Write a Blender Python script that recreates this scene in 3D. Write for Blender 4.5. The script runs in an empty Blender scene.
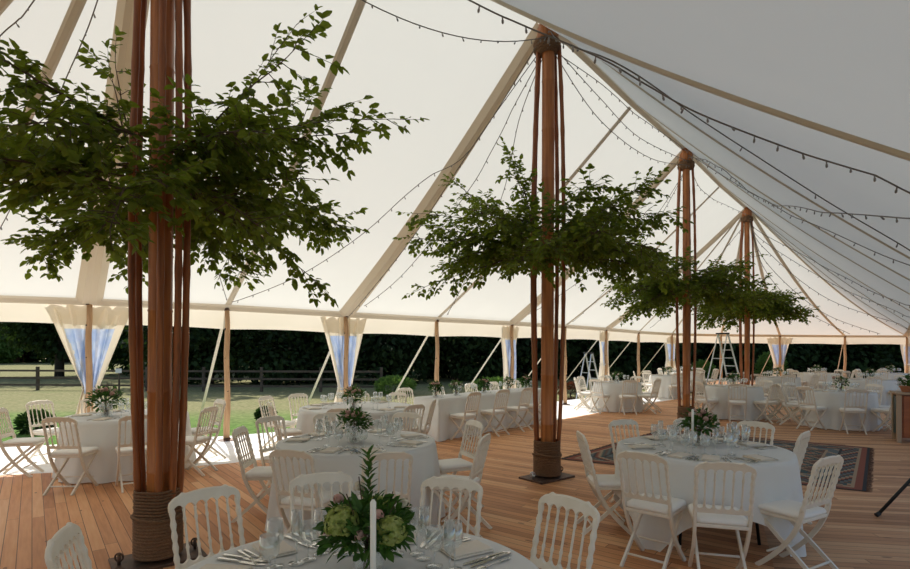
import bpy, math, random
from math import sin, cos, pi, sqrt, atan2, radians
from mathutils import Vector, Matrix

SC = bpy.context.scene
COL = SC.collection
F, HOR, EYE = 540.0, 350.0, 1.62
def atpx(px, Y, z=0.0):
    return Vector(((px - 455.0) / F * Y, Y, z))

# ------------------------------------------------------------------ materials
def mat(name, color=(0.8, 0.8, 0.8), rough=0.6, metal=0.0, noise=None, bump=None, trans=0.0, spec=0.5, alpha=1.0):
    m = bpy.data.materials.new(name); m.use_nodes = True
    nt = m.node_tree; b = nt.nodes['Principled BSDF']
    b.inputs['Base Color'].default_value = (*color, 1)
    b.inputs['Roughness'].default_value = rough
    b.inputs['Metallic'].default_value = metal
    b.inputs['Specular IOR Level'].default_value = spec
    b.inputs['Transmission Weight'].default_value = trans
    b.inputs['Alpha'].default_value = alpha
    if noise:
        scale, c2, stretch = noise
        tc = nt.nodes.new('ShaderNodeTexCoord'); mp = nt.nodes.new('ShaderNodeMapping')
        mp.inputs['Scale'].default_value = stretch
        nz = nt.nodes.new('ShaderNodeTexNoise'); nz.inputs['Scale'].default_value = scale; nz.inputs['Detail'].default_value = 5
        cr = nt.nodes.new('ShaderNodeValToRGB')
        cr.color_ramp.elements[0].position = 0.32; cr.color_ramp.elements[1].position = 0.68
        cr.color_ramp.elements[0].color = (*color, 1); cr.color_ramp.elements[1].color = (*c2, 1)
        nt.links.new(tc.outputs['Object'], mp.inputs[0]); nt.links.new(mp.outputs[0], nz.inputs['Vector'])
        nt.links.new(nz.outputs[0], cr.inputs[0]); nt.links.new(cr.outputs[0], b.inputs['Base Color'])
    if bump:
        scale, strength, stretch = bump
        tc = nt.nodes.new('ShaderNodeTexCoord'); mp = nt.nodes.new('ShaderNodeMapping')
        mp.inputs['Scale'].default_value = stretch
        nz = nt.nodes.new('ShaderNodeTexNoise'); nz.inputs['Scale'].default_value = scale
        bp = nt.nodes.new('ShaderNodeBump'); bp.inputs['Strength'].default_value = strength; bp.inputs['Distance'].default_value = 0.01
        nt.links.new(tc.outputs['Object'], mp.inputs[0]); nt.links.new(mp.outputs[0], nz.inputs['Vector'])
        nt.links.new(nz.outputs[0], bp.inputs['Height']); nt.links.new(bp.outputs[0], b.inputs['Normal'])
    return m

def sheet_mat(name, color, tcolor, fac, rough=0.8, bump=None, noise=None):
    """cloth / leaf: diffuse mixed with translucent"""
    m = bpy.data.materials.new(name); m.use_nodes = True
    nt = m.node_tree; nt.nodes.clear()
    out = nt.nodes.new('ShaderNodeOutputMaterial'); mx = nt.nodes.new('ShaderNodeMixShader')
    d = nt.nodes.new('ShaderNodeBsdfPrincipled'); d.inputs['Base Color'].default_value = (*color, 1); d.inputs['Roughness'].default_value = rough
    d.inputs['Specular IOR Level'].default_value = 0.25
    t = nt.nodes.new('ShaderNodeBsdfTranslucent'); t.inputs[0].default_value = (*tcolor, 1)
    mx.inputs[0].default_value = fac
    nt.links.new(d.outputs[0], mx.inputs[1]); nt.links.new(t.outputs[0], mx.inputs[2]); nt.links.new(mx.outputs[0], out.inputs[0])
    tc = nt.nodes.new('ShaderNodeTexCoord')
    if noise:
        nz = nt.nodes.new('ShaderNodeTexNoise'); nz.inputs['Scale'].default_value = noise[0]; nz.inputs['Detail'].default_value = 6
        cr = nt.nodes.new('ShaderNodeValToRGB')
        cr.color_ramp.elements[0].position = 0.35; cr.color_ramp.elements[1].position = 0.65
        cr.color_ramp.elements[0].color = (*color, 1); cr.color_ramp.elements[1].color = (*noise[1], 1)
        nt.links.new(tc.outputs['Object'], nz.inputs['Vector']); nt.links.new(nz.outputs[0], cr.inputs[0])
        nt.links.new(cr.outputs[0], d.inputs['Base Color'])
        if len(noise) > 2:
            mr = nt.nodes.new('ShaderNodeMixRGB'); mr.blend_type = 'MULTIPLY'; mr.inputs[0].default_value = 1
            mr.inputs[2].default_value = (*tcolor, 1)
            nt.links.new(cr.outputs[0], mr.inputs[1]); nt.links.new(mr.outputs[0], t.inputs[0])
    if bump:
        nz = nt.nodes.new('ShaderNodeTexNoise'); nz.inputs['Scale'].default_value = bump[0]
        bp = nt.nodes.new('ShaderNodeBump'); bp.inputs['Strength'].default_value = bump[1]; bp.inputs['Distance'].default_value = 0.02
        nt.links.new(tc.outputs['Object'], nz.inputs['Vector']); nt.links.new(nz.outputs[0], bp.inputs['Height'])
        nt.links.new(bp.outputs[0], d.inputs['Normal'])
    return m

def deck_mat(name, ang, dark, mid, light, width=0.095):
    """boards running along direction `ang` (radians from +X)"""
    m = bpy.data.materials.new(name); m.use_nodes = True
    nt = m.node_tree; N = nt.nodes; L = nt.links; b = N['Principled BSDF']
    tc = N.new('ShaderNodeTexCoord'); mp = N.new('ShaderNodeMapping'); mp.inputs['Rotation'].default_value = (0, 0, -ang)
    L.new(tc.outputs['Object'], mp.inputs[0])
    sx = N.new('ShaderNodeSeparateXYZ'); L.new(mp.outputs[0], sx.inputs[0])
    def math(op, a, bv=None):
        n = N.new('ShaderNodeMath'); n.operation = op
        if isinstance(a, (int, float)): n.inputs[0].default_value = a
        else: L.new(a, n.inputs[0])
        if bv is not None:
            if isinstance(bv, (int, float)): n.inputs[1].default_value = bv
            else: L.new(bv, n.inputs[1])
        return n.outputs[0]
    v = math('DIVIDE', sx.outputs[1], width)
    idx = math('FLOOR', v); fr = math('FRACT', v)
    wn = N.new('ShaderNodeTexWhiteNoise'); wn.noise_dimensions = '1D'; L.new(idx, wn.inputs['W'])
    u = math('ADD', math('DIVIDE', sx.outputs[0], 3.6), wn.outputs['Value'])
    uf = math('FRACT', u); ui = math('FLOOR', u)
    wn2 = N.new('ShaderNodeTexWhiteNoise'); wn2.noise_dimensions = '2D'
    cb = N.new('ShaderNodeCombineXYZ'); L.new(idx, cb.inputs[0]); L.new(ui, cb.inputs[1]); L.new(cb.outputs[0], wn2.inputs['Vector'])
    mp2 = N.new('ShaderNodeMapping'); mp2.inputs['Scale'].default_value = (1.2, 16, 1); L.new(mp.outputs[0], mp2.inputs[0])
    nz = N.new('ShaderNodeTexNoise'); nz.inputs['Scale'].default_value = 2.2; nz.inputs['Detail'].default_value = 8; L.new(mp2.outputs[0], nz.inputs['Vector'])
    big = N.new('ShaderNodeTexNoise'); big.inputs['Scale'].default_value = 0.35; big.inputs['Detail'].default_value = 3; L.new(tc.outputs['Object'], big.inputs['Vector'])
    s = math('ADD', math('MULTIPLY', wn2.outputs['Value'], 0.42), math('MULTIPLY', nz.outputs[0], 0.4))
    s = math('ADD', s, math('MULTIPLY', big.outputs[0], 0.25))
    cr = N.new('ShaderNodeValToRGB'); e = cr.color_ramp.elements
    e[0].position = 0.28; e[0].color = (*dark, 1); e[1].position = 0.85; e[1].color = (*light, 1)
    k = e.new(0.55); k.color = (*mid, 1)
    L.new(s, cr.inputs[0])
    g1 = math('LESS_THAN', fr, 0.055); g2 = math('LESS_THAN', uf, 0.0015)
    gap = math('MAXIMUM', g1, g2)
    mx = N.new('ShaderNodeMixRGB'); mx.inputs[2].default_value = (0.025, 0.014, 0.008, 1)
    L.new(math('MULTIPLY', gap, 0.8), mx.inputs[0]); L.new(cr.outputs[0], mx.inputs[1])
    kn = N.new('ShaderNodeTexVoronoi'); kn.inputs['Scale'].default_value = 1.0
    mp3 = N.new('ShaderNodeMapping'); mp3.inputs['Scale'].default_value = (2.2, 6, 1); L.new(mp.outputs[0], mp3.inputs[0]); L.new(mp3.outputs[0], kn.inputs['Vector'])
    kk = math('MULTIPLY', math('LESS_THAN', kn.outputs['Distance'], 0.085), 0.6)
    mk = N.new('ShaderNodeMixRGB'); mk.inputs[2].default_value = (0.08, 0.035, 0.015, 1)
    L.new(kk, mk.inputs[0]); L.new(mx.outputs[0], mk.inputs[1])
    L.new(mk.outputs[0], b.inputs['Base Color'])
    b.inputs['Roughness'].default_value = 0.62; b.inputs['Specular IOR Level'].default_value = 0.35
    bp = N.new('ShaderNodeBump'); bp.inputs['Strength'].default_value = 0.5; bp.inputs['Distance'].default_value = 0.004
    L.new(math('SUBTRACT', nz.outputs[0], math('MULTIPLY', gap, 2.0)), bp.inputs['Height']); L.new(bp.outputs[0], b.inputs['Normal'])
    return m

def bamboo_mat(name, base, dark, ring=0.42):
    m = bpy.data.materials.new(name); m.use_nodes = True
    nt = m.node_tree; N = nt.nodes; L = nt.links; b = N['Principled BSDF']
    tc = N.new('ShaderNodeTexCoord'); mp = N.new('ShaderNodeMapping'); mp.inputs['Scale'].default_value = (18, 18, 1.1)
    L.new(tc.outputs['Object'], mp.inputs[0])
    nz = N.new('ShaderNodeTexNoise'); nz.inputs['Scale'].default_value = 1.6; nz.inputs['Detail'].default_value = 5; L.new(mp.outputs[0], nz.inputs['Vector'])
    cr = N.new('ShaderNodeValToRGB'); cr.color_ramp.elements[0].color = (*dark, 1); cr.color_ramp.elements[1].color = (*base, 1)
    cr.color_ramp.elements[0].position = 0.3; cr.color_ramp.elements[1].position = 0.7
    L.new(nz.outputs[0], cr.inputs[0]); L.new(cr.outputs[0], b.inputs['Base Color'])
    b.inputs['Roughness'].default_value = 0.38
    return m

M = {}
M['canvas'] = sheet_mat('tent_canvas', (0.79, 0.765, 0.69), (0.735, 0.735, 0.665), 0.41, noise=(0.9, (0.75, 0.725, 0.65)), bump=(1.5, 0.12))
M['band'] = sheet_mat('doubled_canvas_webbing', (0.72, 0.64, 0.52), (0.62, 0.48, 0.33), 0.22)
M['seam'] = sheet_mat('seam_webbing', (0.66, 0.60, 0.50), (0.55, 0.44, 0.31), 0.12)
M['valance'] = sheet_mat('valance_canvas', (0.84, 0.80, 0.70), (0.85, 0.76, 0.62), 0.45)
M['drape'] = sheet_mat('sidewall_canvas', (0.84, 0.79, 0.69), (0.85, 0.74, 0.58), 0.40)
M['clear'] = sheet_mat('crumpled_clear_vinyl', (0.56, 0.66, 0.84), (0.62, 0.70, 0.86), 0.45, rough=0.2, bump=(9, 1.0), noise=(5.5, (0.85, 0.87, 0.90), 1))
M['deck_a'] = deck_mat('deck_boards_a', atan2(.92, -.72), (0.42, 0.175, 0.068), (0.64, 0.305, 0.135), (0.77, 0.45, 0.235))
M['deck_b'] = deck_mat('deck_boards_b', atan2(.58, -.76), (0.40, 0.165, 0.062), (0.66, 0.315, 0.135), (0.77, 0.46, 0.235))
M['deck_c'] = deck_mat('deck_boards_c', atan2(.16, -.95), (0.33, 0.15, 0.066), (0.55, 0.285, 0.14), (0.70, 0.43, 0.235))
M['pale'] = mat('sunlight_painted_boards', (0.80, 0.77, 0.72), 0.7, noise=(3, (0.88, 0.86, 0.82), (1, 1, 1)))  # near-white stands for sun glare on the deck edge, put into the colour
M['gravel'] = mat('pale_gravel', (0.25, 0.24, 0.22), 0.9, noise=(38, (0.62, 0.60, 0.56), (1, 1, 1)), bump=(40, 1, (1, 1, 1)))
M['lawn'] = None
M['trunk'] = bamboo_mat('reddish_stained_trunk', (0.56, 0.21, 0.06), (0.30, 0.09, 0.022))
M['bamboo'] = bamboo_mat('dark_bamboo', (0.40, 0.13, 0.034), (0.17, 0.045, 0.012))
M['rope'] = mat('jute_rope', (0.14, 0.075, 0.038), 0.95, noise=(60, (0.26, 0.145, 0.075), (1, 1, 4)), bump=(80, 1, (1, 1, 3)))
M['pole'] = mat('pale_pine_pole', (0.40, 0.23, 0.12), 0.7, noise=(4, (0.58, 0.37, 0.21), (6, 6, 0.6)))
M['iron'] = mat('rusty_plate', (0.07, 0.05, 0.04), 0.6, 0.6, noise=(14, (0.16, 0.09, 0.06), (1, 1, 1)))
M['black'] = mat('black_metal', (0.012, 0.012, 0.012), 0.45, 0.3)
M['steel'] = mat('bright_aluminium', (0.62, 0.64, 0.66), 0.35, 0.9)
M['silver'] = mat('polished_silver', (0.60, 0.58, 0.54), 0.18, 1.0)
M['chair'] = mat('ivory_chair_paint', (0.74, 0.66, 0.54), 0.42, noise=(9, (0.80, 0.735, 0.63), (1, 1, 1)))
M['cushion'] = mat('white_seat_pad', (0.84, 0.80, 0.73), 0.75, bump=(30, 0.2, (1, 1, 1)))
M['cloth'] = sheet_mat('white_table_linen', (0.80, 0.79, 0.75), (0.80, 0.78, 0.72), 0.12, bump=(7, 0.25))
M['napkin'] = mat('cream_napkin', (0.74, 0.66, 0.55), 0.85, bump=(60, 0.3, (1, 1, 1)))
M['wax'] = mat('white_wax', (0.86, 0.84, 0.78), 0.4)
def glass_mat():
    m = bpy.data.materials.new('clear_glass'); m.use_nodes = True; nt = m.node_tree; nt.nodes.clear()
    out = nt.nodes.new('ShaderNodeOutputMaterial'); mx = nt.nodes.new('ShaderNodeMixShader'); lw = nt.nodes.new('ShaderNodeLayerWeight'); lw.inputs[0].default_value = 0.35
    t = nt.nodes.new('ShaderNodeBsdfTransparent'); t.inputs[0].default_value = (.955, .965, .96, 1); g = nt.nodes.new('ShaderNodeBsdfGlossy'); g.inputs[0].default_value = (.95, .96, .96, 1); g.inputs['Roughness'].default_value = .04
    mr = nt.nodes.new('ShaderNodeMapRange'); mr.inputs[3].default_value = .10; mr.inputs[4].default_value = .85
    nt.links.new(lw.outputs['Facing'], mr.inputs[0]); nt.links.new(mr.outputs[0], mx.inputs[0]); nt.links.new(t.outputs[0], mx.inputs[1]); nt.links.new(g.outputs[0], mx.inputs[2]); nt.links.new(mx.outputs[0], out.inputs[0])
    return m
M['glass'] = glass_mat()
M['leaf'] = sheet_mat('beech_leaf', (0.052, 0.092, 0.013), (0.27, 0.35, 0.03), 0.42, rough=0.55, noise=(3.0, (0.08, 0.125, 0.02)))
M['twig'] = mat('grey_brown_twig', (0.09, 0.06, 0.04), 0.8)
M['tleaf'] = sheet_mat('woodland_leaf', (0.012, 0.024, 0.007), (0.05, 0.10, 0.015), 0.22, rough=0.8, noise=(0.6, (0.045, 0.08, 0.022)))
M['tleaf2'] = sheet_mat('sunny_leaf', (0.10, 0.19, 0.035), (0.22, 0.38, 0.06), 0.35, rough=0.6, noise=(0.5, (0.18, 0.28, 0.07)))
M['bark'] = mat('dark_bark', (0.035, 0.028, 0.02), 0.9, noise=(3, (0.07, 0.055, 0.04), (4, 4, 1)))
M['bush'] = sheet_mat('bush_leaf', (0.02, 0.05, 0.012), (0.05, 0.12, 0.02), 0.2, noise=(4, (0.05, 0.09, 0.02)))
M['redleaf'] = sheet_mat('russet_leaf', (0.13, 0.035, 0.02), (0.2, 0.05, 0.02), 0.2, noise=(4, (0.06, 0.07, 0.02)))
M['bleaf'] = sheet_mat('bouquet_leaf', (0.03, 0.085, 0.016), (0.10, 0.24, 0.03), 0.3, rough=0.45, noise=(18, (0.06, 0.13, 0.03)))
M['hyd'] = sheet_mat('lime_hydrangea', (0.24, 0.30, 0.055), (0.3, 0.4, 0.07), 0.25, noise=(40, (0.42, 0.46, 0.16)))
M['pink'] = sheet_mat('dusty_pink_petal', (0.50, 0.26, 0.22), (0.5, 0.25, 0.2), 0.2, noise=(30, (0.66, 0.48, 0.40)))
M['cream_fl'] = sheet_mat('cream_petal', (0.72, 0.66, 0.54), (0.7, 0.6, 0.45), 0.2)
M['fence'] = mat('weathered_fence_wood', (0.075, 0.055, 0.035), 0.9, noise=(3, (0.13, 0.10, 0.07), (1, 1, 1)))
M['cable'] = mat('pale_grey_cable', (0.16, 0.14, 0.12), 0.6)
M['bulb'] = mat('unlit_bulb', (0.24, 0.22, 0.20), 0.3)
M['strap'] = mat('white_webbing_strap', (0.72, 0.68, 0.58), 0.8)
M['cabinet'] = mat('red_brown_cabinet_wood', (0.22, 0.055, 0.018), 0.35, noise=(2.4, (0.34, 0.10, 0.03), (1, 1, 5)))
M['cabtop'] = mat('worn_cabinet_top', (0.40, 0.28, 0.18), 0.6)
M['green'] = mat('dark_green_paint', (0.01, 0.035, 0.02), 0.4)
M['terra'] = mat('terracotta', (0.42, 0.17, 0.08), 0.8)
M['shed'] = mat('shed_boards', (0.42, 0.20, 0.14), 0.9, noise=(1, (0.55, 0.36, 0.28), (6, 6, 0.4)))
M['roofing'] = mat('shed_roof', (0.05, 0.05, 0.05), 0.9)
M['signw'] = mat('white_sign_board', (0.75, 0.75, 0.75), 0.6)
M['rug'] = [mat('rug_rust_wool', (0.20, 0.052, 0.026), 1.0), mat('rug_teal_wool', (0.030, 0.062, 0.062), 1.0), mat('rug_cream_wool', (0.30, 0.21, 0.13), 1.0),
            mat('rug_brown_wool', (0.10, 0.05, 0.03), 1.0), mat('rug_dark_wool', (0.018, 0.016, 0.018), 1.0), mat('rug_greyblue_wool', (0.085, 0.11, 0.115), 1.0)]
def lawn_mat():
    m = bpy.data.materials.new('lawn_grass'); m.use_nodes = True
    nt = m.node_tree; N = nt.nodes; L = nt.links; b = N['Principled BSDF']
    tc = N.new('ShaderNodeTexCoord')
    n1 = N.new('ShaderNodeTexNoise'); n1.inputs['Scale'].default_value = 0.28; n1.inputs['Detail'].default_value = 5
    n2 = N.new('ShaderNodeTexNoise'); n2.inputs['Scale'].default_value = 9; n2.inputs['Detail'].default_value = 6
    for n in (n1, n2): L.new(tc.outputs['Object'], n.inputs['Vector'])
    sp = N.new('ShaderNodeSeparateXYZ'); L.new(tc.outputs['Object'], sp.inputs[0])
    mr = N.new('ShaderNodeMapRange'); mr.inputs[1].default_value = 13.0; mr.inputs[2].default_value = 17.0; L.new(sp.outputs[1], mr.inputs[0])
    ad = N.new('ShaderNodeMath'); ad.operation = 'MULTIPLY_ADD'; ad.inputs[1].default_value = 1.2; L.new(n1.outputs[0], ad.inputs[0]); L.new(mr.outputs[0], ad.inputs[2])
    ad2 = N.new('ShaderNodeMath'); ad2.operation = 'SUBTRACT'; ad2.inputs[1].default_value = 0.55; L.new(ad.outputs[0], ad2.inputs[0])
    fine = N.new('ShaderNodeValToRGB'); fine.color_ramp.elements[0].color = (0.055, 0.13, 0.018, 1); fine.color_ramp.elements[1].color = (0.16, 0.29, 0.05, 1)
    fine.color_ramp.elements[0].position = 0.3; fine.color_ramp.elements[1].position = 0.7
    dry = N.new('ShaderNodeValToRGB'); dry.color_ramp.elements[0].color = (0.14, 0.15, 0.05, 1); dry.color_ramp.elements[1].color = (0.36, 0.32, 0.16, 1)
    dry.color_ramp.elements[0].position = 0.3; dry.color_ramp.elements[1].position = 0.7
    L.new(n2.outputs[0], fine.inputs[0]); L.new(n2.outputs[0], dry.inputs[0])
    mx = N.new('ShaderNodeMixRGB'); mx.use_clamp = True; L.new(ad2.outputs[0], mx.inputs[0]); L.new(fine.outputs[0], mx.inputs[1]); L.new(dry.outputs[0], mx.inputs[2])
    L.new(mx.outputs[0], b.inputs['Base Color']); b.inputs['Roughness'].default_value = 0.95; b.inputs['Specular IOR Level'].default_value = 0.1
    bp = N.new('ShaderNodeBump'); bp.inputs['Strength'].default_value = 0.9; bp.inputs['Distance'].default_value = 0.05
    L.new(n2.outputs[0], bp.inputs['Height']); L.new(bp.outputs[0], b.inputs['Normal'])
    return m
M['lawn'] = lawn_mat()

# ------------------------------------------------------------------ mesh builder
class MB:
    def __init__(s): s.v = []; s.f = []; s.mi = []; s.cur = 0
    def add(s, vs, fs):
        o = len(s.v); s.v += [tuple(p) for p in vs]; s.f += [tuple(i + o for i in f) for f in fs]; s.mi += [s.cur] * len(fs); return s
    def box(s, c, d, rot=None, bev=0.0):
        x, y, z = d[0] / 2, d[1] / 2, d[2] / 2
        R = rot if rot is not None else Matrix.Identity(3); c = Vector(c)
        if bev <= 0:
            vs = [c + R @ Vector((i * x, j * y, k * z)) for i in (-1, 1) for j in (-1, 1) for k in (-1, 1)]
            return s.add(vs, [(0, 1, 3, 2), (4, 6, 7, 5), (0, 4, 5, 1), (2, 3, 7, 6), (0, 2, 6, 4), (1, 5, 7, 3)])
        # chamfered slab: rings of rounded rectangle
        rings = []
        def rr(w, h, r, n=3):
            out = []
            for (sx, sy, a0) in ((1, 1, 0), (-1, 1, pi / 2), (-1, -1, pi), (1, -1, 1.5 * pi)):
                for i in range(n + 1):
                    a = a0 + pi / 2 * i / n; out.append((sx * (w - r) + r * cos(a), sy * (h - r) + r * sin(a)))
            return out
        for (ins, zz) in ((bev, -z), (bev * .3, -z + bev * .3), (0, -z + bev), (0, z - bev), (bev * .3, z - bev * .3), (bev, z)):
            rings.append([c + R @ Vector((px, py, zz)) for (px, py) in rr(x - ins, y - ins, max(bev * 1.2 - ins, .002))])
        return s.loft(rings, True, True)
    def loft(s, rings, cap=True, closed=True):
        n = len(rings[0]); vs = [p for r in rings for p in r]; fs = []
        for i in range(len(rings) - 1):
            for j in range(n if closed else n - 1):
                a, b = i * n + j, i * n + (j + 1) % n
                fs.append((a, b, b + n, a + n))
        if cap and closed:
            fs.append(tuple(range(n))[::-1]); fs.append(tuple((len(rings) - 1) * n + j for j in range(n)))
        return s.add(vs, fs)
    def tube(s, pts, r, n=8, cap=True):
        pts = [Vector(p) for p in pts]; rings = []
        up = Vector((0, 0, 1)); prev = None
        for i, p in enumerate(pts):
            t = (pts[min(i + 1, len(pts) - 1)] - pts[max(i - 1, 0)])
            if t.length < 1e-9: t = Vector((0, 0, 1))
            t.normalize()
            if prev is None:
                a = t.cross(up)
                if a.length < 1e-3: a = t.cross(Vector((1, 0, 0)))
                a.normalize()
            else:
                a = prev - t * prev.dot(t)
                if a.length < 1e-6: a = t.cross(up)
                a.normalize()
            prev = a; b = t.cross(a)
            rad = r[i] if isinstance(r, (list, tuple)) else r
            rings.append([p + (a * cos(2 * pi * k / n) + b * sin(2 * pi * k / n)) * rad for k in range(n)])
        return s.loft(rings, cap)
    def bar(s, p, q, w, h, side=None):
        """rectangular bar from p to q"""
        p, q = Vector(p), Vector(q); t = (q - p).normalized()
        a = Vector(side) if side else t.cross(Vector((0, 0, 1)))
        if a.length < 1e-4: a = Vector((1, 0, 0))
        a = (a - t * a.dot(t)).normalized(); b = t.cross(a)
        return s.loft([[c + a * i * w / 2 + b * j * h / 2 for i, j in ((-1, -1), (1, -1), (1, 1), (-1, 1))] for c in (p, q)])
    def lathe(s, prof, c=(0, 0, 0), n=16, cap=True):
        c = Vector(c)
        return s.loft([[c + Vector((r * cos(2 * pi * k / n), r * sin(2 * pi * k / n), z)) for k in range(n)] for r, z in prof], cap)
    def ball(s, c, r, n=10, m=6, sq=(1, 1, 1)):
        c = Vector(c)
        return s.loft([[c + Vector((sq[0] * r * sin(pi * i / m) * cos(2 * pi * k / n), sq[1] * r * sin(pi * i / m) * sin(2 * pi * k / n), -sq[2] * r * cos(pi * i / m))) for k in range(n)] for i in range(m + 1)], False)
    def mesh(s, name, mats, smooth=False):
        me = bpy.data.meshes.new(name); me.from_pydata(s.v, [], s.f)
        for m in (mats if isinstance(mats, list) else [mats]): me.materials.append(m)
        if any(s.mi): me.polygons.foreach_set('material_index', s.mi)
        if smooth: me.polygons.foreach_set('use_smooth', [True] * len(me.polygons))
        me.update(); return me
    def build(s, name, mats, parent=None, smooth=False):
        o = bpy.data.objects.new(name, s.mesh(name, mats, smooth)); COL.objects.link(o)
        if parent is not None: o.parent = parent
        return o

def empty(name, loc=(0, 0, 0), rz=0.0):
    o = bpy.data.objects.new(name, None); COL.objects.link(o); o.empty_display_size = .1
    o.location = loc; o.rotation_euler = (0, 0, rz); return o
def tag(o, label, cat, group=None):
    o['label'] = label; o['category'] = cat
    if group: o['group'] = group
    return o
def structure(o, label=None):
    o['kind'] = 'structure'
    if label: o['label'] = label
    return o
KIDS = {}
def kids(o):
    return [c for c in bpy.data.objects if c.parent == o]
class Proto:
    """remembers a finished thing with its parts so copies are quick"""
    def __init__(s, root): s.root = root; s.ch = [(c, kids(c)) for c in kids(root)]; s.used = False
    def place(s, loc, rz=0.0, label=None, cat=None, group=None, scale=None):
        if not s.used: s.used = True; r = s.root
        else:
            r = s.root.copy(); COL.objects.link(r)
            for c, gs in s.ch:
                d = c.copy(); COL.objects.link(d); d.parent = r
                for g in gs:
                    e = g.copy(); COL.objects.link(e); e.parent = d
        r.location = loc; r.rotation_euler = (0, 0, rz)
        if scale: r.scale = (scale,) * 3 if isinstance(scale, (int, float)) else scale
        if label: r['label'] = label
        if cat: r['category'] = cat
        if group: r['group'] = group
        elif 'group' in r: del r['group']
        return r

# ------------------------------------------------------------------ setting: tent plan
A = Vector((-2.29, 4.17, 5.74)); B = Vector((1.165, 6.84, 5.83)); C = Vector((4.92, 11.5, 5.92)); D = Vector((8.65, 16.0, 5.86))
AB = Vector((-0.7, 5.4, 5.70)); BC = (B + C) / 2 - Vector((0, 0, .05)); CD = (C + D) / 2 - Vector((0, 0, .05))
def ev(px, py, Y): return Vector(((px - 455) / F * Y, Y, EYE + (HOR - py) * Y / F))
SP = [  # (eave point, ridge point, kind of seam)
    (Vector((-10.9, 5.0, 2.35)), A, 'n'),
    (Vector((-10.0, 7.3, 2.4)), A, 'n'),
    (ev(-65, 296, 8.3), A, 'n'),
    (ev(89, 301, 8.9), A, 'w'),
    (ev(227, 307, 9.7), AB, 'n'),
    (ev(346, 314, 10.9), B, 'w'),
    (ev(437, 319, 12.3), BC, 'n'),
    (ev(512, 323, 14.1), C, 'w'),
    (ev(565, 326, 16.0), CD, 'n'),
    (ev(606, 329, 18.3), D, 'w'),
    (ev(638.5, 332, 20.6), D, 'n'),
    (ev(672, 334, 23.5), D, 'n'),
    (ev(721, 335, 25.5), D, 'n'),
    (ev(780, 335.5, 25.5), D, 'n'),
    (ev(845, 336, 25.5), D, 'n'),
    (ev(907, 336, 24.8), D, 'n'),
    (Vector((17.5, 20.7, 2.33)), D, 't'),
    (Vector((13.8, 16.2, 2.33)), D, 't'),
    (Vector((10.6, 12.2, 2.33)), CD, 't'),
    (Vector((8.0, 9.0, 2.33)), C, 't'),
    (Vector((6.6, 7.3, 2.33)), BC, 't'),
    (Vector((5.4, 5.8, 2.33)), B, 't'),
    (Vector((2.9, 2.6, 2.33)), AB, 'n'),
    (Vector((0.9, -0.2, 2.33)), A, 'w'),
    (Vector((-1.8, -3.4, 2.33)), A, 'n'),
    (Vector((-5.6, -3.6, 2.33)), A, 'w'),
    (Vector((-9.0, -1.2, 2.33)), A, 'n'),
    (Vector((-10.9, 2.0, 2.33)), A, 'w'),
]
def spoke(i, v):
    E_, R_, _ = SP[i % len(SP)]
    p = R_.lerp(E_, v); L = (R_ - E_).length
    p.z -= 0.045 * L * 0.6 * sin(pi * v)      # canvas hangs slightly concave
    return p
def canvas_pt(i, u, v):
    a, b = spoke(i, v), spoke(i + 1, v)
    p = a.lerp(b, u)
    w = (a - b).length
    p.z += 0.022 * w * sin(pi * u) * sin(pi * min(1, v * 1.05))   # fullness between the seams
    return p
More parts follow.
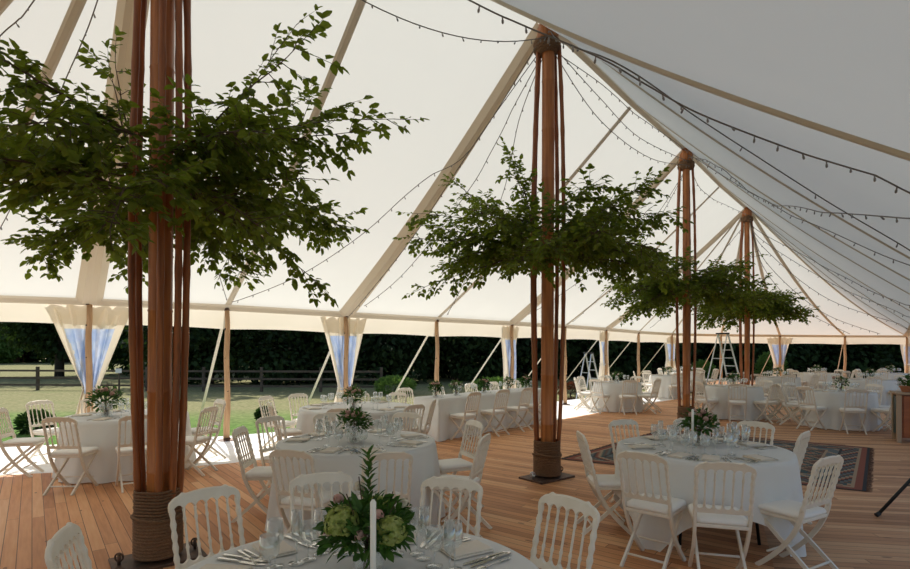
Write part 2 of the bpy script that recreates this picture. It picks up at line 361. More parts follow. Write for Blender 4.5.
def build_canopy():
    NU, NV = 8, 22
    mb = MB()
    n = len(SP)
    idx = {}
    for i in range(n):
        for a in range(NU):
            for k in range(NV + 1):
                idx[(i, a, k)] = len(mb.v); mb.v.append(tuple(canvas_pt(i, a / NU, k / NV)))
    for i in range(n):
        for a in range(NU):
            i2, a2 = (i, a + 1) if a + 1 < NU else ((i + 1) % n, 0)
            for k in range(NV):
                mb.f.append((idx[(i, a, k)], idx[(i2, a2, k)], idx[(i2, a2, k + 1)], idx[(i, a, k + 1)])); mb.mi.append(0)
    c = structure(mb.build('ceiling', M['canvas'], smooth=True), 'cream canvas marquee roof rising to four mast tops')
    # seams
    for i in range(n):
        kind = SP[i][2]
        half = {'w': 0.15, 'n': 0.05, 't': 0.022}[kind]
        dp = 0.075 if kind == 'w' else 0.008
        E0, E1 = SP[(i - 1) % n][0], SP[(i + 1) % n][0]
        t = (E1 - E0); t.z = 0; t.normalize()
        out = Vector((-t.y, t.x, 0))
        rings = []
        for k in range(NV + 1):
            v = 0.015 + k / NV * 0.98; p = spoke(i, v)
            q = spoke(i, min(1, v + .02)) - spoke(i, v - .02)
            q.normalize(); s = t - q * t.dot(q); s.normalize(); nrm = q.cross(s)
            if nrm.z > 0: nrm = -nrm
            hw = half * (0.75 + .5 * v) if kind == 'w' else half
            d0 = 0.012
            rings.append([p - s * hw + nrm * d0 * .2, p - s * hw * .45 + nrm * (d0 + dp), p + nrm * (d0 + dp * .75), p + s * hw * .45 + nrm * (d0 + dp), p + s * hw + nrm * d0 * .2])
        m2 = MB(); m2.loft(rings, False, False)
        if kind == 'w': o = m2.build('support_band', M['band'], c, smooth=False)
        else: o = m2.build('seam_band', M['seam'], c)
    # ridge webbing
    for p, q in ((A, AB), (AB, B), (B, BC), (BC, C), (C, CD), (CD, D)):
        d = (q - p).normalized(); s = d.cross(Vector((0, 0, 1))).normalized()
        m2 = MB(); m2.loft([[x - s * .06 - Vector((0, 0, .05)), x - Vector((0, 0, .02)) , x + s * .06 - Vector((0, 0, .05))] for x in (p, q)], False, False)
        m2.build('ridge_band', M['seam'], c)
    # valance: hanging wavy skirt with a rolled eave webbing
    for i in range(n):
        a, b = SP[i][0], SP[(i + 1) % n][0]
        d = (b - a); L = d.length; nn = max(6, int(L / .25)); out = Vector((-d.y, d.x, 0)).normalized()
        m2 = MB(); rings = []
        for j in range(nn + 1):
            u = j / nn
            top = canvas_pt(i, u, 1.0)
            sag = 0.0
            rings.append([top + Vector((0, 0, .01)), top + out * .03 + Vector((0, 0, -.1)), top + out * (.05 + .012 * sin(u * L * 5)) + Vector((0, 0, -.24)),
                          top + out * (.06 + .02 * sin(u * L * 5 + 1)) + Vector((0, 0, -.40 + .03 * sin(pi * u)))])
        m2.loft(rings, False, False); m2.build('valance', M['valance'], c, smooth=True)
        m3 = MB(); rings = []
        for j in range(nn + 1):
            top = canvas_pt(i, j / nn, 1.0); ins = -out
            rings.append([top + out * .01 + Vector((0, 0, -.07)), top + ins * .012 + Vector((0, 0, -.055)), top + ins * .05 + Vector((0, 0, .0)), top + ins * .14 + Vector((0, 0, .035))])
        m3.loft(rings, False, False); m3.build('eave_webbing', M['seam'], c)
    return c
build_canopy()

# ------------------------------------------------------------------ floor and ground
def poly(name, pts, m, parent=None, thick=0.0):
    mb = MB(); n = len(pts)
    if thick:
        mb.add([(x, y, z) for x, y, z in pts] + [(x, y, z - thick) for x, y, z in pts], [tuple(range(n)), tuple(range(2 * n - 1, n - 1, -1))] + [(i, i + n, (i + 1) % n + n, (i + 1) % n) for i in range(n)])
    else: mb.add(pts, [tuple(range(n))])
    return mb.build(name, m, parent)
def gp(px, py, z=0.0):
    Y = (EYE - z) * F / (py - HOR); return (*(atpx(px, Y)[:2]), z)
# inner edge of the pale strip (also the line of the eave's shade) and its outer edge
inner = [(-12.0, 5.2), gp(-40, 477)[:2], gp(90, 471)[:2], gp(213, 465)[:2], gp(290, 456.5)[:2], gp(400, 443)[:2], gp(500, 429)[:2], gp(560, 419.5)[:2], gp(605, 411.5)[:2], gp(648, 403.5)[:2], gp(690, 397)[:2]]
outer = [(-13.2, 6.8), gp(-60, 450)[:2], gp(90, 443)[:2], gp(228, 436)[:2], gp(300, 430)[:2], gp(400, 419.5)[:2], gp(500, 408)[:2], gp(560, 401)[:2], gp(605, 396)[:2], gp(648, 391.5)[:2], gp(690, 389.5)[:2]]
fl = [(x, y, 0.0) for x, y in inner]
# three decking sections, laid with their boards at slightly different angles
p_in = fl
secA = [(-9, -6, 0), (-1.2, 1.0, 0)] + [p_in[5]] + [p_in[4], p_in[3], p_in[2], p_in[1], p_in[0]]
secB = [(-1.2, 1.0, 0), (1.0, 1.2, 0), (10.9, 21.5, 0), p_in[10], p_in[9], p_in[8], p_in[7], p_in[6], p_in[5]]
secC = [(-9, -6, 0), (2, -6, 0), (13, 4, 0), (24, 22, 0), (24, 29, 0), (10.9, 29, 0), (10.9, 21.5, 0), (1.0, 1.2, 0), (-1.2, 1.0, 0)]
fmb = MB()
for k, s_ in enumerate((secA, secB, secC)):
    fmb.cur = k; fmb.add(s_, [tuple(range(len(s_)))])
fmb.cur = 0
floor = structure(fmb.build('floor', [M['deck_a'], M['deck_b'], M['deck_c']]), 'orange brown timber boards laid inside the marquee')
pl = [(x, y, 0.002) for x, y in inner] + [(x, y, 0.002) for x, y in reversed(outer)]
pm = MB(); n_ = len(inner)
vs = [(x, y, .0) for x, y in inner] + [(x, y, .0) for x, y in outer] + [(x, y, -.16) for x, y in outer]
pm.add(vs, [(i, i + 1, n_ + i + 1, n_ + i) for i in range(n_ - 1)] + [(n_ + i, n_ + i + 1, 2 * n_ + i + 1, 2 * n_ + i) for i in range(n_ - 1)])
strip = structure(pm.build('path', M['pale']), 'deck strip with sunlight painted into its pale colour along the open side of the marquee')
def gz(x, y):
    t = min(max((y - 11) / 18, 0), 1); return -0.13 - .35 * t * t * (3 - 2 * t)
gm = MB(); NX, NY = 60, 50; random.seed(3)
xs = [-90 + 180 * i / NX for i in range(NX + 1)]; ys = [-12 + 140 * (j / NY) ** 1.7 for j in range(NY + 1)]
for y in ys:
    for x in xs: gm.v.append((x, y, gz(x, y) + (random.uniform(-.03, .03) if y > 14 else 0)))
for j in range(NY):
    for i in range(NX):
        a = j * (NX + 1) + i; gm.f.append((a, a + 1, a + NX + 2, a + NX + 1)); gm.mi.append(0)
structure(gm.build('ground', M['lawn'], smooth=True), 'sunny lawn and dry meadow beyond the marquee')
gv = MB(); rr = []
for i, (x, y) in enumerate(outer):
    j0, j1 = outer[max(i - 1, 0)], outer[min(i + 1, n_ - 1)]
    d = Vector((j1[0] - j0[0], j1[1] - j0[1], 0)).normalized(); o_ = Vector((-d.y, d.x, 0))
    rr.append([Vector((x, y, -.045)), Vector((x, y, -.05)) + o_ * .25, Vector((x, y, -.145)) + o_ * .5])
gv.loft(rr, False, False); structure(gv.build('kerb_strip', M['gravel'], smooth=True), 'crumbly gravel edge between pale strip and lawn')

# ------------------------------------------------------------------ masts
def make_mast(P, k, label):
    rnd = random.Random(10 + k)
    r = empty('tent_mast', (P.x, P.y, 0)); tag(r, label, 'mast')
    H = P.z
    lean = [0.045, 0.02, 0.0, 0.0][k]
    nodes = []; rad = []
    z = 0.05
    while z < H - .12:
        for dz, rr_ in ((0, .079), (.012, .084), (.024, .079)):
            nodes.append((lean * (z + dz) / H, 0, z + dz)); rad.append(rr_ * (1.06, 1.0, .86, .86)[k])
        z += .62
    nodes.append((lean, 0, H - .1)); rad.append(.074)
    MB().tube(nodes, rad, 18).build('trunk', M['trunk'], r, True)
    angs = [[200, 172, 8, -22, 118, -62], [183, 140, -4, 42], [183, 138, -4, 44], [184, 138, -5, 44]][k]
    for a in angs:
        a = radians(a); b0 = .125; mid = rnd.uniform(.19, .225) if a > radians(-60) else .12; tp = .13
        pts = []; rd = []
        n = 40
        for i in range(n + 1):
            t = i / n; zz = .12 + (H - .48) * t
            ra = b0 * (1 - t) ** 2 + 2 * (mid * 1.25) * t * (1 - t) + tp * t * t
            ra += .004 * sin(t * 9 + a * 3)
            pts.append((ra * cos(a) + lean * zz / H, ra * sin(a), zz)); rd.append(.0250 if (i % 4) else .0290)
        MB().tube(pts, rd, 10).build('bamboo_pole', M['bamboo'], r, True)
    # rope wrap at the foot (two bands of turns)
    prof = []
    hw = [.50, .42, .36, .33][k]
    m1 = MB(); turns = 12
    for i in range(turns * 6 + 1):
        zz = .05 + (hw * .58) * i / (turns * 6); prof.append((.168 + .007 * abs(sin(pi * i / 6)), zz))
    m1.lathe(prof, n=28, cap=True); m1.build('rope_wrap', M['rope'], r, True)
    m2 = MB()
    for i in range(9):
        zz = .05 + hw * .62 + hw * .38 * i / 8
        m2.tube([((.158 + .004 * (i % 2)) * cos(t * 2 * pi / 28), (.158 + .004 * (i % 2)) * sin(t * 2 * pi / 28), zz + .004 * sin(t)) for t in range(29)], .0105, 6)
    m2.lathe([(.145, .05 + hw * .55), (.145, .05 + hw * .85)], n=24)
    m2.build('rope_turns', M['rope'], r, True)
    m3 = MB(); m3.tube([(.175 * cos(t * 2 * pi / 28), .175 * sin(t * 2 * pi / 28), .05 + hw * .6 + .012 * sin(t * 2 * pi / 14)) for t in range(29)], .014, 8)
    m3.build('rope_knot', M['rope'], r, True)
    # top collar
    m4 = MB()
    for i in range(5):
        m4.tube([((.155 + .006 * (i % 2)) * cos(t * 2 * pi / 24), (.155 + .006 * (i % 2)) * sin(t * 2 * pi / 24), H - .42 + i * .024) for t in range(25)], .014, 6)
    m4.lathe([(.12, H - .46), (.148, H - .43), (.148, H - .31), (.12, H - .29)], n=20)
    m4.build('rope_collar', M['rope'], r, True)
    MB().lathe([(.10, H - .30), (.135, H - .27), (.135, H - .14), (.115, H - .1), (.10, H - .02), (.03, H)], (lean * .6, 0, 0), 20).build('mast_cap', M['trunk'], r, True)
    bp = MB(); R = Matrix.Rotation(radians(38), 3, 'Z')
    bp.box((0, 0, .012), (.62, .40, .024), R, .006); bp.build('base_plate', M['iron'], r)
    for sx in (-1, 1):
        b = MB(); p = R @ Vector((sx * .26, 0, 0)); b.tube([p + Vector((0, 0, .024)), p + Vector((0, 0, .10))], .012, 8)
        b.tube([p + Vector((.03 * cos(t * pi / 6), 0, .08 + .03 * sin(t * pi / 6))) for t in range(13)], .007, 6); b.build('lashing_bolt', M['steel'] if k and sx < 0 else M['iron'], r, True)
    return r
ML = ['tall mast of red-brown trunk and bamboo poles beside the foreground table, rope-wrapped foot',
      'rope-wrapped mast and bamboo poles standing on open deck left of the patterned rug',
      'mast with bamboo poles between the rug and the far round tables',
      'farthest mast of trunk and bamboo poles, just right of the tall stepladder']
for k, P in enumerate((A, B, C, D)): make_mast(P, k, ML[k])

# ------------------------------------------------------------------ leafy branch rings
def leaf_quads(mb, p, d, up, L, W):
    """a pointed, slightly folded leaf"""
    d = d.normalized(); s = d.cross(up)
    if s.length < 1e-3: s = d.cross(Vector((1, 0, 0)))
    s.normalize(); n = s.cross(d)
    mb.add([p, p + d * L * .35 + s * W * .5 + n * W * .14, p + d * L * .75 + s * W * .36 + n * W * .1 - n * L * .04, p + d * L - n * L * .10,
            p + d * L * .75 - s * W * .36 + n * W * .1 - n * L * .04, p + d * L * .35 - s * W * .5 + n * W * .14, p + d * L * .45],
           [(0, 1, 6), (1, 2, 3, 6), (6, 3, 4, 5), (0, 6, 5)])
def make_ring(P, z0, seed, label, extra, nmain=17, lenr=(1.15, 1.7), leafs=(.055, .085), dens=1.0, sub0=3, rise=(-.22, .30)):
    rnd = random.Random(seed)
    root = empty('leafy_branch_ring', (P.x, P.y, z0)); tag(root, label, 'greenery')
    wood, lv = MB(), MB()
    def rv(s=1.0): return Vector((rnd.uniform(-s, s), rnd.uniform(-s, s), rnd.uniform(-s, s)))
    def twig(p, d, L, r):
        n = max(3, int(L / .045 * dens)); pts = [p]; q = p.copy(); dd = d.normalized()
        for i in range(n):
            dd = (dd + rv(.12) + Vector((0, 0, -.035))).normalized(); q = q + dd * (L / n); pts.append(q.copy())
            side = dd.cross(Vector((0, 0, 1)))
            if side.length < .1: side = Vector((1, 0, 0))
            side.normalize(); sg = 1 if i % 2 else -1
            for rep in range(2 if rnd.random() < .45 else 1):
                ld = (side * sg * rnd.uniform(.5, 1.1) + dd * .6 + rv(.35) + Vector((0, 0, -.2)))
                l_ = rnd.uniform(*leafs)
                leaf_quads(lv, q + rv(.008), ld, Vector((0, 0, 1)) + rv(.7), l_, l_ * .66)
                sg = -sg
        leaf_quads(lv, q, dd, Vector((0, 0, 1)) + rv(.4), leafs[1], leafs[1] * .62)
        wood.tube([pts[0], pts[len(pts) // 2], pts[-1]], [r, r * .7, r * .35], 4, False)
    def branch(p, d, L, droop, sub, r=.011):
        n = 9; pts = [p]; q = p.copy(); dd = d.normalized()
        for i in range(n):
            dd = (dd + rv(.10) + Vector((0, 0, droop / n))).normalized(); q = q + dd * (L / n); pts.append(q.copy())
        wood.tube(pts, [r * (1 - .75 * i / n) for i in range(n + 1)], 5, False)
        m = int(L / .1)
        for i in range(m):
            t = (i + rnd.random()) / m
            if t < .08: continue
            f = t * n; k = min(int(f), n - 1); b = pts[k].lerp(pts[k + 1], f - k); dl = (pts[k + 1] - pts[k]).normalized()
            side = dl.cross(Vector((0, 0, 1))).normalized() * (1 if i % 2 else -1)
            for e in range(sub):
                td = dl * rnd.uniform(.3, 1.0) + side * rnd.uniform(.4, 1.1) * rnd.choice((1, 1, -1)) + Vector((0, 0, rnd.uniform(-1.0, .75)))
                twig(b, td, rnd.uniform(.2, .44) * (1.1 - .5 * t), .0035)
        twig(pts[-1], dd, .2, .003)
    for i in range(nmain):
        a = 2 * pi * (i + rnd.uniform(-.3, .3)) / nmain
        L = rnd.uniform(*lenr)
        st = Vector((cos(a) * .17, sin(a) * .17, rnd.uniform(-.22, .28)))
        branch(st, Vector((cos(a), sin(a), rnd.uniform(*rise))), L, rnd.uniform(-.35, .1), sub0)
    for (a, rise, L, droop, sub, zs) in extra:
        a = radians(a)
        branch(Vector((cos(a) * .18, sin(a) * .18, zs)), Vector((cos(a), sin(a), rise)), L, droop, sub, .009)
    wood.build('branches', M['twig'], root, True); lv.build('foliage', M['leaf'], root)
    return root
make_ring(A, 2.93, 5, 'broad ring of leafy beech branches around the nearest mast, above the foreground tables',
          [(-8, .30, 1.66, .1, 1, .25), (-30, .2, 1.5, .1, 1, .2), (5, .95, 1.5, .35, 1, .1), (25, .7, 1.2, .2, 2, .1), (165, 2.6, .85, .2, 1, .2), (205, 2.2, .6, .2, 1, .2), (-35, -.2, 1.2, -.45, 2, -.1), (12, -.3, 1.2, -.5, 2, -.1), (0, .3, 1.3, .1, 2, .1), (178, .05, 1.5, .1, 2, .1)],
          nmain=25, lenr=(1.0, 1.5), dens=1.1, leafs=(.05, .086), sub0=4, rise=(-.18, .16))
make_ring(B, 2.95, 23, 'ring of leafy branches around the mast that stands left of the rug',
          [(180, .35, 1.5, 0, 3, .1), (160, .45, 1.3, .2, 3, .2), (196, 3.0, .95, .2, 2, .2), (186, 3.4, .8, .2, 2, .2), (176, 3.0, .7, .1, 2, .2), (182, -.1, 1.5, -.3, 2, -.1), (10, .4, 1.4, -.2, 3, .2), (-20, .35, 1.3, -.3, 3, .2), (0, .55, 1.1, -.1, 3, .2)],
          nmain=28, lenr=(1.0, 1.55), sub0=4, leafs=(.05, .082), rise=(-.2, .25))
make_ring(C, 3.05, 31, 'ring of leafy branches around the mast standing behind the rug',
          [(180, .55, 1.4, 0, 3, .1), (150, .7, 1.3, .1, 3, .2), (0, .3, 1.4, -.2, 2, .1), (200, .5, 1.3, .1, 3, .2), (210, -.25, 1.2, -.3, 3, -.1)],
          nmain=30, lenr=(1.0, 1.55), dens=1.0, sub0=4, leafs=(.055, .09), rise=(-.3, .25))
make_ring(D, 3.0, 47, 'ring of leafy branches around the farthest mast',
          [(180, .4, 1.5, 0, 3, .1), (0, .05, 1.6, -.4, 2, .1), (20, .1, 1.5, -.4, 2, .1)],
          nmain=28, lenr=(1.0, 1.5), dens=1.0, sub0=4, leafs=(.06, .1), rise=(-.25, .25))

# ------------------------------------------------------------------ side poles, guy straps, gathered side walls
def side_pole(i, label, r=.046, plate=True, z0=0.0):
    E_ = SP[i][0]
    root = empty('tent_pole', (E_.x, E_.y, z0)); tag(root, label, 'pole')
    h = E_.z - z0 - .015; m = MB()
    m.tube([(0.01 * sin(t * 1.3 + i), 0.006 * sin(t * 2.1 + i), h * t / 9) for t in range(10)], [r * (1.12 - .3 * t / 9) * (1 + .04 * sin(t * 5 + i)) for t in range(10)], 12)
    m.build('shaft', M['pole'], root, True)
    MB().lathe([(r * .84, h - .05), (r * .9, h - .05), (r * .9, h + .0), (r * .4, h + .005)], n=12).build('ferrule', M['iron'], root, True)
    for j, zz in enumerate((h * .30, h * .37, h * .62, h * .84)): MB().ball((r * .6 * cos(j * 2 - 1.9), -r * .82, zz), .014, 6, 4, (1, .6, 1)).build('bolt_hole', M['black'], root)
    if plate: MB().lathe([(.15, 0), (.15, .012), (.06, .02), (.06, .05)], n=20).build('foot_plate', M['iron'], root)
    return root
PN = {3: 'pole inside the big gathered drape by the leftmost table', 4: 'pole alone on the pale strip between two drapes', 5: 'pole inside the gathered drape behind the second table',
      6: 'pole rising behind the left end of the long table', 7: 'pole inside the gathered drape behind the long table', 8: 'pole just right of the second mast',
      9: 'pole inside the drape behind the small outdoor ladder', 10: 'bare pole between the two narrow far drapes', 11: 'pole in the narrow drape left of the third mast',
      12: 'pole beside the tall indoor stepladder', 13: 'pole in the flared drape right of the farthest mast', 14: 'bare pole with strap on the far end wall', 15: 'corner pole above the wooden cabinet'}
for i in range(3, 16): side_pole(i, 'pale pine ' + PN[i], plate=(i in (4, 8, 6)), r=.05 if i < 9 else .055)

for i in range(3, 16):
    E_ = SP[i][0]
    off = {12: (-.5, 1.9), 13: (-.1, 2.0), 14: (.9, 2.0), 15: (1.5, 1.2), 11: (-1.3, 1.9)}.get(i, (-1.4, 1.9))
    q = Vector((E_.x + off[0], E_.y + off[1], 0)); q.z = gz(q.x, q.y) + .22
    root = empty('guy_strap', (q.x, q.y, gz(q.x, q.y)))
    tag(root, 'off-white strap staked outside behind the ' + PN[i], 'strap')
    m = MB(); m.bar(Vector((E_.x - .02, E_.y + .03, E_.z - .03)) - root.location, q - root.location, .052, .006, (1, .5, 0)); m.build('webbing', M['strap'], root)
    s_ = MB(); s_.tube([(0.0, 0.0, .26), (.06, -.08, -.15)], .016, 8); s_.lathe([(.024, .24), (.024, .27)], n=8); s_.build('stake', M['iron'], root)

def drape(i, wt, wm, zt, wb, label, push=.075, clear=True):
    """side wall gathered round its pole: wide under the eave, tied in, then loose to the floor"""
    E_ = SP[i][0]; a, b = SP[i - 1][0], SP[i + 1][0]
    t = (b - a); t.z = 0; t.normalize(); out = Vector((-t.y, t.x, 0))
    if i in (12, 13, 14): t = Vector((1, 0, 0)); out = Vector((0, 1, 0))
    root = empty('gathered_side_wall', (E_.x, E_.y, 0)); tag(root, label, 'drape')
    rnd = random.Random(i * 7)
    zt0 = E_.z - .04
    def w(z):
        if z >= zt:
            u = (z - zt) / (zt0 - zt); return wm + (wt - wm) * (u ** 1.0)
        u = (zt - z) / zt; return wm + (wb - wm) * min(1, u * 1.4) ** .8
    NS, NZ = 72, 40; ph = [rnd.uniform(0, 6) for _ in range(3)]
    def pt(s, z, lift=0.0):
        ww = w(z); am = .035 + .05 * (1 - min(1, ww / wt))
        y = am * sin(s * 34 + ph[0]) + am * .5 * sin(s * 61 + ph[1] + z) + .02 * sin(s * 9 + z * 3)
        x = (s - .5) * ww + .012 * sin(s * 50 + ph[2])
        return t * x + out * (push + y + lift) + Vector((0, 0, z))
    zs = [zt0 - (zt0 - .015) * k / NZ for k in range(NZ + 1)]
    fab, win = MB(), MB()
    z_hi, z_lo = zt0 - .42, zt - .05
    def isw(s, z): return clear and z_lo < z < z_hi and .14 + .02 * sin(z * 9) < s < .86
    for mb, flag in ((fab, False), (win, True)):
        ids = {}
        def vid(j, k):
            if (j, k) not in ids: ids[(j, k)] = len(mb.v); mb.v.append(tuple(pt(j / NS, zs[k], 0)))
            return ids[(j, k)]
        for j in range(NS):
            for k in range(NZ):
                if isw((j + .5) / NS, (zs[k] + zs[k + 1]) / 2) == flag:
                    mb.f.append((vid(j, k), vid(j + 1, k), vid(j + 1, k + 1), vid(j, k + 1))); mb.mi.append(0)
    fab.build('fabric', M['drape'], root, True)
    if win.f: win.build('clear_window', M['clear'], root, True)
    tie = MB(); tie.tube([t * ((wm * .55) * cos(q * pi / 8)) + out * (push + (.09) * sin(q * pi / 8)) + Vector((0, 0, zt + .01 * sin(q))) for q in range(17)], .014, 6); tie.build('tie_cord', M['strap'], root, True)
drape(3, 1.28, .20, .98, .55, 'wide gathered canvas drape with bluish clear window behind the leftmost table')
drape(5, 1.0, .26, .86, .62, 'gathered canvas drape with blue window panel behind the second table')
drape(7, .74, .42, .84, .55, 'slim gathered drape with clear panel behind the long table')
drape(9, .80, .50, 1.15, .75, 'slim drape beside the small outdoor ladder')
drape(11, 1.1, .62, 1.2, 1.05, 'gathered drape left of the third mast, reaching the floor')
drape(13, 1.25, .42, .95, .5, 'flared gathered drape on the far end wall right of the farthest mast')
drape(15, 1.2, .5, .95, .6, 'gathered drape in the far corner above the wooden cabinet')

# ------------------------------------------------------------------ fairy lights
from mathutils.bvhtree import BVHTree
_cm = bpy.data.objects['ceiling'].data
BV = BVHTree.FromPolygons([v.co[:] for v in _cm.vertices], [tuple(p.vertices) for p in _cm.polygons])
def under(p):
    """keep a string just below the canvas"""
    h = BV.ray_cast(Vector((p.x, p.y, -1)), Vector((0, 0, 1)))
    if h[0] is not None and p.z > h[0].z - .07: p = Vector((p.x, p.y, h[0].z - .07))
    return p
def evc(px, py, Y):
    o = Vector((0, 0, EYE)); d = ev(px, py, Y) - o; L = d.length; h = BV.ray_cast(o, d.normalized())
    if h[0] is not None and h[3] < L + .10: L2 = h[3] - .10; return o + d.normalized() * L2
    return o + d
bulb_me = None
def lights(pts, label, r=.006, step=.28, sag=0.0):
    """pts: 3D control points; passes a smooth sagging cable through them"""
    global bulb_me
    P = [Vector(p) for p in pts]
    if len(P) == 2:
        n = 24; path = []
        for i in range(n + 1):
            t = i / n; q = P[0].lerp(P[1], t); q.z -= sag * 4 * t * (1 - t); path.append(q)
    else:
        path = []
        for i in range(len(P) - 1):
            p0, p1, p2, p3 = P[max(i - 1, 0)], P[i], P[i + 1], P[min(i + 2, len(P) - 1)]
            for j in range(8):
                t = j / 8
                path.append(.5 * ((2 * p1) + (p2 - p0) * t + (2 * p0 - 5 * p1 + 4 * p2 - p3) * t * t + (3 * p1 - p0 - 3 * p2 + p3) * t ** 3))
        path.append(P[-1])
    path = [path[0]] + [under(p) for p in path[1:-1]] + [path[-1]]
    o = path[0].copy(); root = empty('fairy_lights', o); tag(root, label, 'string lights')
    MB().tube([p - o for p in path], r, 5).build('cable', M['cable'], root, True)
    if bulb_me is None:
        b = MB(); b.lathe([(.006, 0), (.008, -.006), (.008, -.03), (.013, -.036), (.013, -.062), (.005, -.072)], n=6); bulb_me = b.mesh('bulb', M['bulb'], True)
    acc = 0; k = 0; nb = 0; rnd = random.Random(len(bpy.data.objects))
    for a, b in zip(path, path[1:]):
        L = (b - a).length
        while acc < L and nb < 98:
            q = a.lerp(b, acc / L); ob = bpy.data.objects.new('bulb', bulb_me); COL.objects.link(ob); ob.parent = root; ob.location = q - o
            ob.rotation_euler = (rnd.uniform(-.6, .6), rnd.uniform(-.6, .6), 0); ob.scale = (r / .006 * .66,) * 3
            acc += step; nb += 1
        acc -= L
def uv(i, v, dz=-.12): return spoke(i, v) + Vector((0, 0, dz))
top = lambda P, dz=-.3, dx=0, dy=-.14: P + Vector((dx, dy, dz))
lights([top(A), top(B, -.32)], 'string of small lights sagging between the two nearest mast tops', sag=.55)
lights([evc(300, -90, 3.4), evc(469, 0, 3.4), evc(520, 24, 3.4), evc(600, 58, 3.4), evc(645, 84, 3.4), evc(700, 114, 3.4), evc(790, 149, 3.4), evc(840, 165, 3.4), evc(910, 186, 3.4), evc(960, 206, 3.4)], 'thick near string of lights crossing above in front of the second mast top', r=.0055, step=.16)
lights([top(B, -.25), evc(600, 47.5, 6.6), evc(700, 113, 6.3), evc(816, 189, 6.2), evc(910, 245, 6.1), evc(960, 280, 5.9)], 'straight dark string running from the second mast top to the near eave', r=.006, step=.9)
lights([top(B, -.30, 0, .1), (evc(600, 83, 8.2)), evc(640, 117, 9.6), top(C, -.12)], 'string of lights hugging the ridge between second and third masts', step=.3)
lights([top(B, -.38), evc(600, 98, 8.2), evc(640, 138, 9.6), top(C, -.34)], 'looser string of lights sagging under the ridge between second and third masts', step=.3)
lights([top(B, -.42), evc(600, 120, 8.0), evc(650, 158, 10.0), top(C, -.42)], 'lowest sagging string between second and third mast tops', step=.35)
lights([top(C, -.2), evc(722, 172, 11.5), evc(753, 190, 11.3), evc(804, 217, 11), evc(872, 246, 10.8), evc(912, 261, 10.6), evc(940, 270, 10.4)], 'string from the third mast top curving down to the near eave', step=.35)
lights([top(C, -.24), evc(722, 165, 11.2), evc(750, 189, 10.8), evc(790, 202, 10.4), evc(838, 208, 10), evc(912, 212, 9.6), evc(950, 213, 9.3)], 'string from the third mast top running almost level to the near side', step=.33)
lights([top(C, -.32), evc(700, 188, 13), evc(722, 203, 14.6), top(D, -.3)], 'string of lights sagging between the third and farthest mast tops', step=.4)
fan = [((760, 232), (830, 268), (915, 306), 'first and topmost'), ((762, 240), (835, 285), (915, 318), 'second'), ((763, 247), (830, 300), (915, 328), 'third'),
       ((766, 262), (822, 312), (880, 334), 'fourth'), ((764, 268), (800, 308), (850, 334), 'fifth and steepest')]
for p1, p2, p3, nm in fan:
    lights([top(D, -.35), evc(*p1, 16.2), evc(*p2, 17.5), evc(*p3, 19.0)], nm + ' string of the fan of lights right of the farthest mast', r=.008, step=.5)
lights([top(B, -.35), uv(5, .25, -.16), uv(5, .55, -.2), uv(5, .8, -.16), uv(5, .99, -.12)], 'string of lights running beside the broad band down to the second drape', step=.3)
lights([top(B, -.35, -.1), evc(470, 150, 7.9), evc(430, 176, 8.2), evc(405, 196, 8.4), evc(360, 236, 8.9), evc(300, 275, 9.4), evc(232, 302, 9.6)], 'string swooping from the second mast top to the lone pole on the pale strip', step=.3)
lights([top(B, -.4), evc(512, 110, 8.0), evc(490, 154, 8.9), evc(466, 194, 9.6), evc(405, 272, 10.6), evc(364, 306, 10.8)], 'steep string left of the second mast ending at the second drape', step=.35)
lights([top(B, -.4), evc(519, 120, 8.2), evc(504, 190, 10.2), evc(480, 250, 11.6), evc(447, 315, 12.2)], 'fine string just left of the second mast ending behind the long table', step=.4)
lights([top(A, -.3), evc(180, 50, 5.6), evc(186, 96, 6.2), evc(205, 220, 8.4), evc(216, 264, 9.2), evc(227, 300, 9.6)], 'string dropping behind the nearest mast to the lone pole', step=.3)
lights([top(A, -.3), evc(97, 2, 5.6), evc(80, 47, 6.3), evc(62, 88, 6.9), evc(20, 190, 7.8), evc(-30, 280, 8.2)], 'string of lights beside the narrow seam at upper left', step=.24)
lights([top(A, -.3), evc(33, 2, 5.0), evc(18, 20, 5.3), evc(0, 36, 5.6), evc(-40, 80, 6.2)], 'short string of lights in the upper left corner', step=.22)
lights([top(C, -.4), evc(640, 235, 13), evc(560, 295, 13.9), evc(520, 318, 14)], 'string from the third mast top down to the drape behind the long table', step=.5)
lights([top(C, -.4), evc(655, 225, 13.5), evc(610, 285, 15.5), evc(572, 322, 15.9)], 'string from the third mast top down to the pole right of the second mast', step=.5)
lights([top(D, -.4), evc(700, 278, 20), evc(650, 328, 21)], 'string from the farthest mast top down to the bare far pole', r=.008, step=.6)

